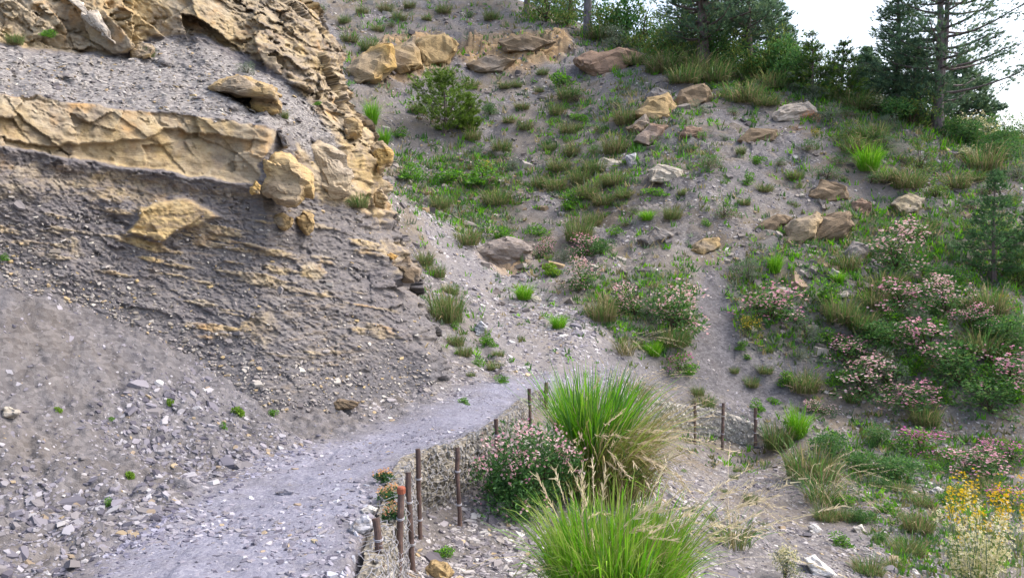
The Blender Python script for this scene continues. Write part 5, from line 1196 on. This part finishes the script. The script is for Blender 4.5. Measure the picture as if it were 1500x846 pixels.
pine_at('small trunked pine at the left end of the ridge wood', 772, 22, 220, 130, 12, crown0=.3, trunk_r=.14, whorls=10, per=5, tuft=9, nl=.15, nw=.018, shape=1.6)
pine_at('pine between the grey trunk and the dark pine behind', 902, 48, 190, 120, 14, crown0=.22, trunk_r=.12, whorls=11, per=6, tuft=10, nl=.15, nw=.018, shape=1.6)
pine_at('small blue green pine at the right rim under the forked pine', 1445, 190, 90, 96, 16, crown0=.08, trunk_r=.07, whorls=9, per=6, tuft=9, nl=.11, nw=.013, shape=1.4)
pine_at('distant pine tuft at the right rim, farther than the blue green one', 1490, 185, 66, 70, 17, crown0=.1, trunk_r=.06, whorls=8, per=5, tuft=8, nl=.11, nw=.014, shape=1.4)
for k, (x, y, hh, ww, back, lab) in enumerate([(800,30,200,120,4,'pine filling the wood right of its small trunked left end'), (930,55,200,130,4,'pine in the second row between grey trunk and dark pines'), (1000,80,210,140,3,'pine in the second row just left of the thick dark trunk'),
    (1062,100,190,130,3,'pine in the second row between thick dark trunk and bare stem'), (1125,118,130,100,2,'short pine in the second row right of the bare stem'), (835,45,170,110,5,'far pine left of the clear grey trunk'), (1410,200,110,110,3,'low dark pine right of the forked trunk'), (1270,165,84,60,3,'far little pine left of the dense dark pine')]):
    P0 = hit(x, y); d = P0[1] + back; X_ = P0[0] * d / P0[1]; P1 = np.array([X_, d, float(gz(X_, d))]); s = d / FPX
    pine(lab, P1, hh * s, ww * s / 2, 90 + k, crown0=.06, trunk_r=.11, whorls=13, per=6, tuft=10, nl=.16, nw=.02, shape=1.5)
pine_at('bushy pine low on the ridge right of the bare stemmed pine', 1140, 118, 62, 90, 18, crown0=.02, trunk_r=.05, cols=YG + G_MID, whorls=8, per=7, tuft=9, nl=.12, nw=.016, shape=1.4)
many('thicket under the ridge pines', 'leafy shrub of the thicket under the ridge pines', [(800,32),(830,38),(885,52),(915,62),(940,72),(970,84),(995,92),(1010,86),(1050,104),(1070,110),(1095,116),(1120,122),(1145,124),(1165,130),(1185,135),(1205,142),(1225,148),(925,58),(985,78),(1040,92),(1155,118)], ['shrub_green','shrub_yellow','shrub_green','shrub_yellow','shrub_yellow'], (64, 104), (.85, 1.35), seed=21)
many('shrubs at the foot of the forked pine', 'leafy shrub in the row at the foot of the forked pine', [(1285,172),(1310,180),(1335,186),(1400,196),(1425,200),(1450,204),(1475,208),(1495,212),(1265,165),(1415,212),(1468,222)], ['shrub_green','shrub_yellow','cream_bloom','shrub_green'], (60, 96), (.55, .9), seed=22)
plant('orange_dead',1058,98,34,34,'orange brown dead sapling under the bare stemmed pine, left one'); plant('orange_dead',1142,118,22,26,'orange brown dead sapling right of the bare stemmed pine')

# ------------------------------------------------------------------ ground cover nobody could count
rs = np.random.default_rng(31); n = 170000
a = rs.uniform(np.radians(-12), np.radians(36), n); r = np.exp(rs.uniform(np.log(5), np.log(33), n)); i = np.clip(np.searchsorted(az, a), 0, nA - 1); j = np.clip(np.searchsorted(rr, r), 0, nR - 1)
keep = rs.uniform(0, 1, n) < (green[i, j] * .4 + .045 * (GY[i, j] > 11)) * (1 - Zpath[i, j]) * (1 - trace[i, j]) * (1 - .7 * mound[i, j])
a, r = a[keep], r[keep]; x, y = r * np.sin(a), r * np.cos(a); z = gz(x, y); n = len(x)
nb = 6; sc = np.clip(r / 18, .5, 1.6); X = np.repeat(np.stack([x, y, z - .01], -1), nb, 0); X[:, :2] += rs.normal(0, .05, (n * nb, 2)) * np.repeat(sc, nb)[:, None]
hh = np.repeat(sc * rs.uniform(.06, .2, n), nb)[:, None] * rs.uniform(.6, 1.2, (n * nb, 1)); d = unit(rs.normal(0, .45, (n * nb, 3)) + np.array([0, 0, 1])); sd = unit(np.cross(d, rs.normal(0, 1, d.shape))) * np.repeat(.007 + .0006 * r, nb)[:, None]
V = np.stack([X - sd, X + sd, X + d * hh * .6 + sd * .7, X + d * hh], 1)
pc = np.array(G_MID + G_DRY[1:3] + G_GRY[:2] + G_BRI[:3])[rs.integers(0, 11, n)] * rs.uniform(.7, 1.25, (n, 1)); cc = np.repeat(np.repeat(pc, nb, 0), 4, 0)
tag(link('ground_cover', meshdata('ground_cover', V.reshape(-1, 3), np.arange(n * nb * 4).reshape(-1, 4), M_grass, cc)), 'short sparse grass and herbs covering the slope', None, None, 'stuff')
# ------------------------------------------------------------------ light, sky, camera
cam_d = bpy.data.cameras.new('camera'); cam_d.sensor_width = 36; cam_d.lens = 36 * FPX / 1500
cam_d.clip_start = .05; cam_d.clip_end = 2000
cam = link('camera', cam_d); cam.rotation_euler = (math.pi / 2 - PITCH, 0, 0); S.camera = cam
SUN_EL, SUN_AZ = math.radians(52), math.radians(SUNAZ if 'SUNAZ' in globals() else 78)   # azimuth clockwise from the view direction
w = bpy.data.worlds.new('World'); S.world = w; w.use_nodes = True
nt = w.node_tree; nt.nodes.clear()
sky = nt.nodes.new('ShaderNodeTexSky'); sky.sky_type = 'NISHITA'; sky.sun_disc = False
sky.sun_elevation = SUN_EL; sky.sun_rotation = SUN_AZ; sky.dust_density = 5.0; sky.air_density = 1.0; sky.ozone_density = 1.0
bg = nt.nodes.new('ShaderNodeBackground'); bg.inputs[1].default_value = .15
hs = nt.nodes.new('ShaderNodeHueSaturation'); hs.inputs['Saturation'].default_value = .85
out = nt.nodes.new('ShaderNodeOutputWorld')
nt.links.new(sky.outputs[0], hs.inputs['Color']); nt.links.new(hs.outputs[0], bg.inputs[0]); nt.links.new(bg.outputs[0], out.inputs[0])
ld = bpy.data.lights.new('sun', 'SUN'); ld.energy = .7; ld.angle = math.radians(14); ld.color = (1, .95, .88)
lo = link('sun', ld)
sd = Vector((math.sin(SUN_AZ) * math.cos(SUN_EL), math.cos(SUN_AZ) * math.cos(SUN_EL), math.sin(SUN_EL)))
lo.rotation_euler = sd.to_track_quat('Z', 'Y').to_euler()
S.view_settings.view_transform = 'Standard'; S.view_settings.look = 'None'; S.view_settings.gamma = 1; S.view_settings.exposure = 1.47
S.cycles.use_denoising = True
S.cycles.max_bounces = 6; S.cycles.diffuse_bounces = 3; S.cycles.transparent_max_bounces = 8
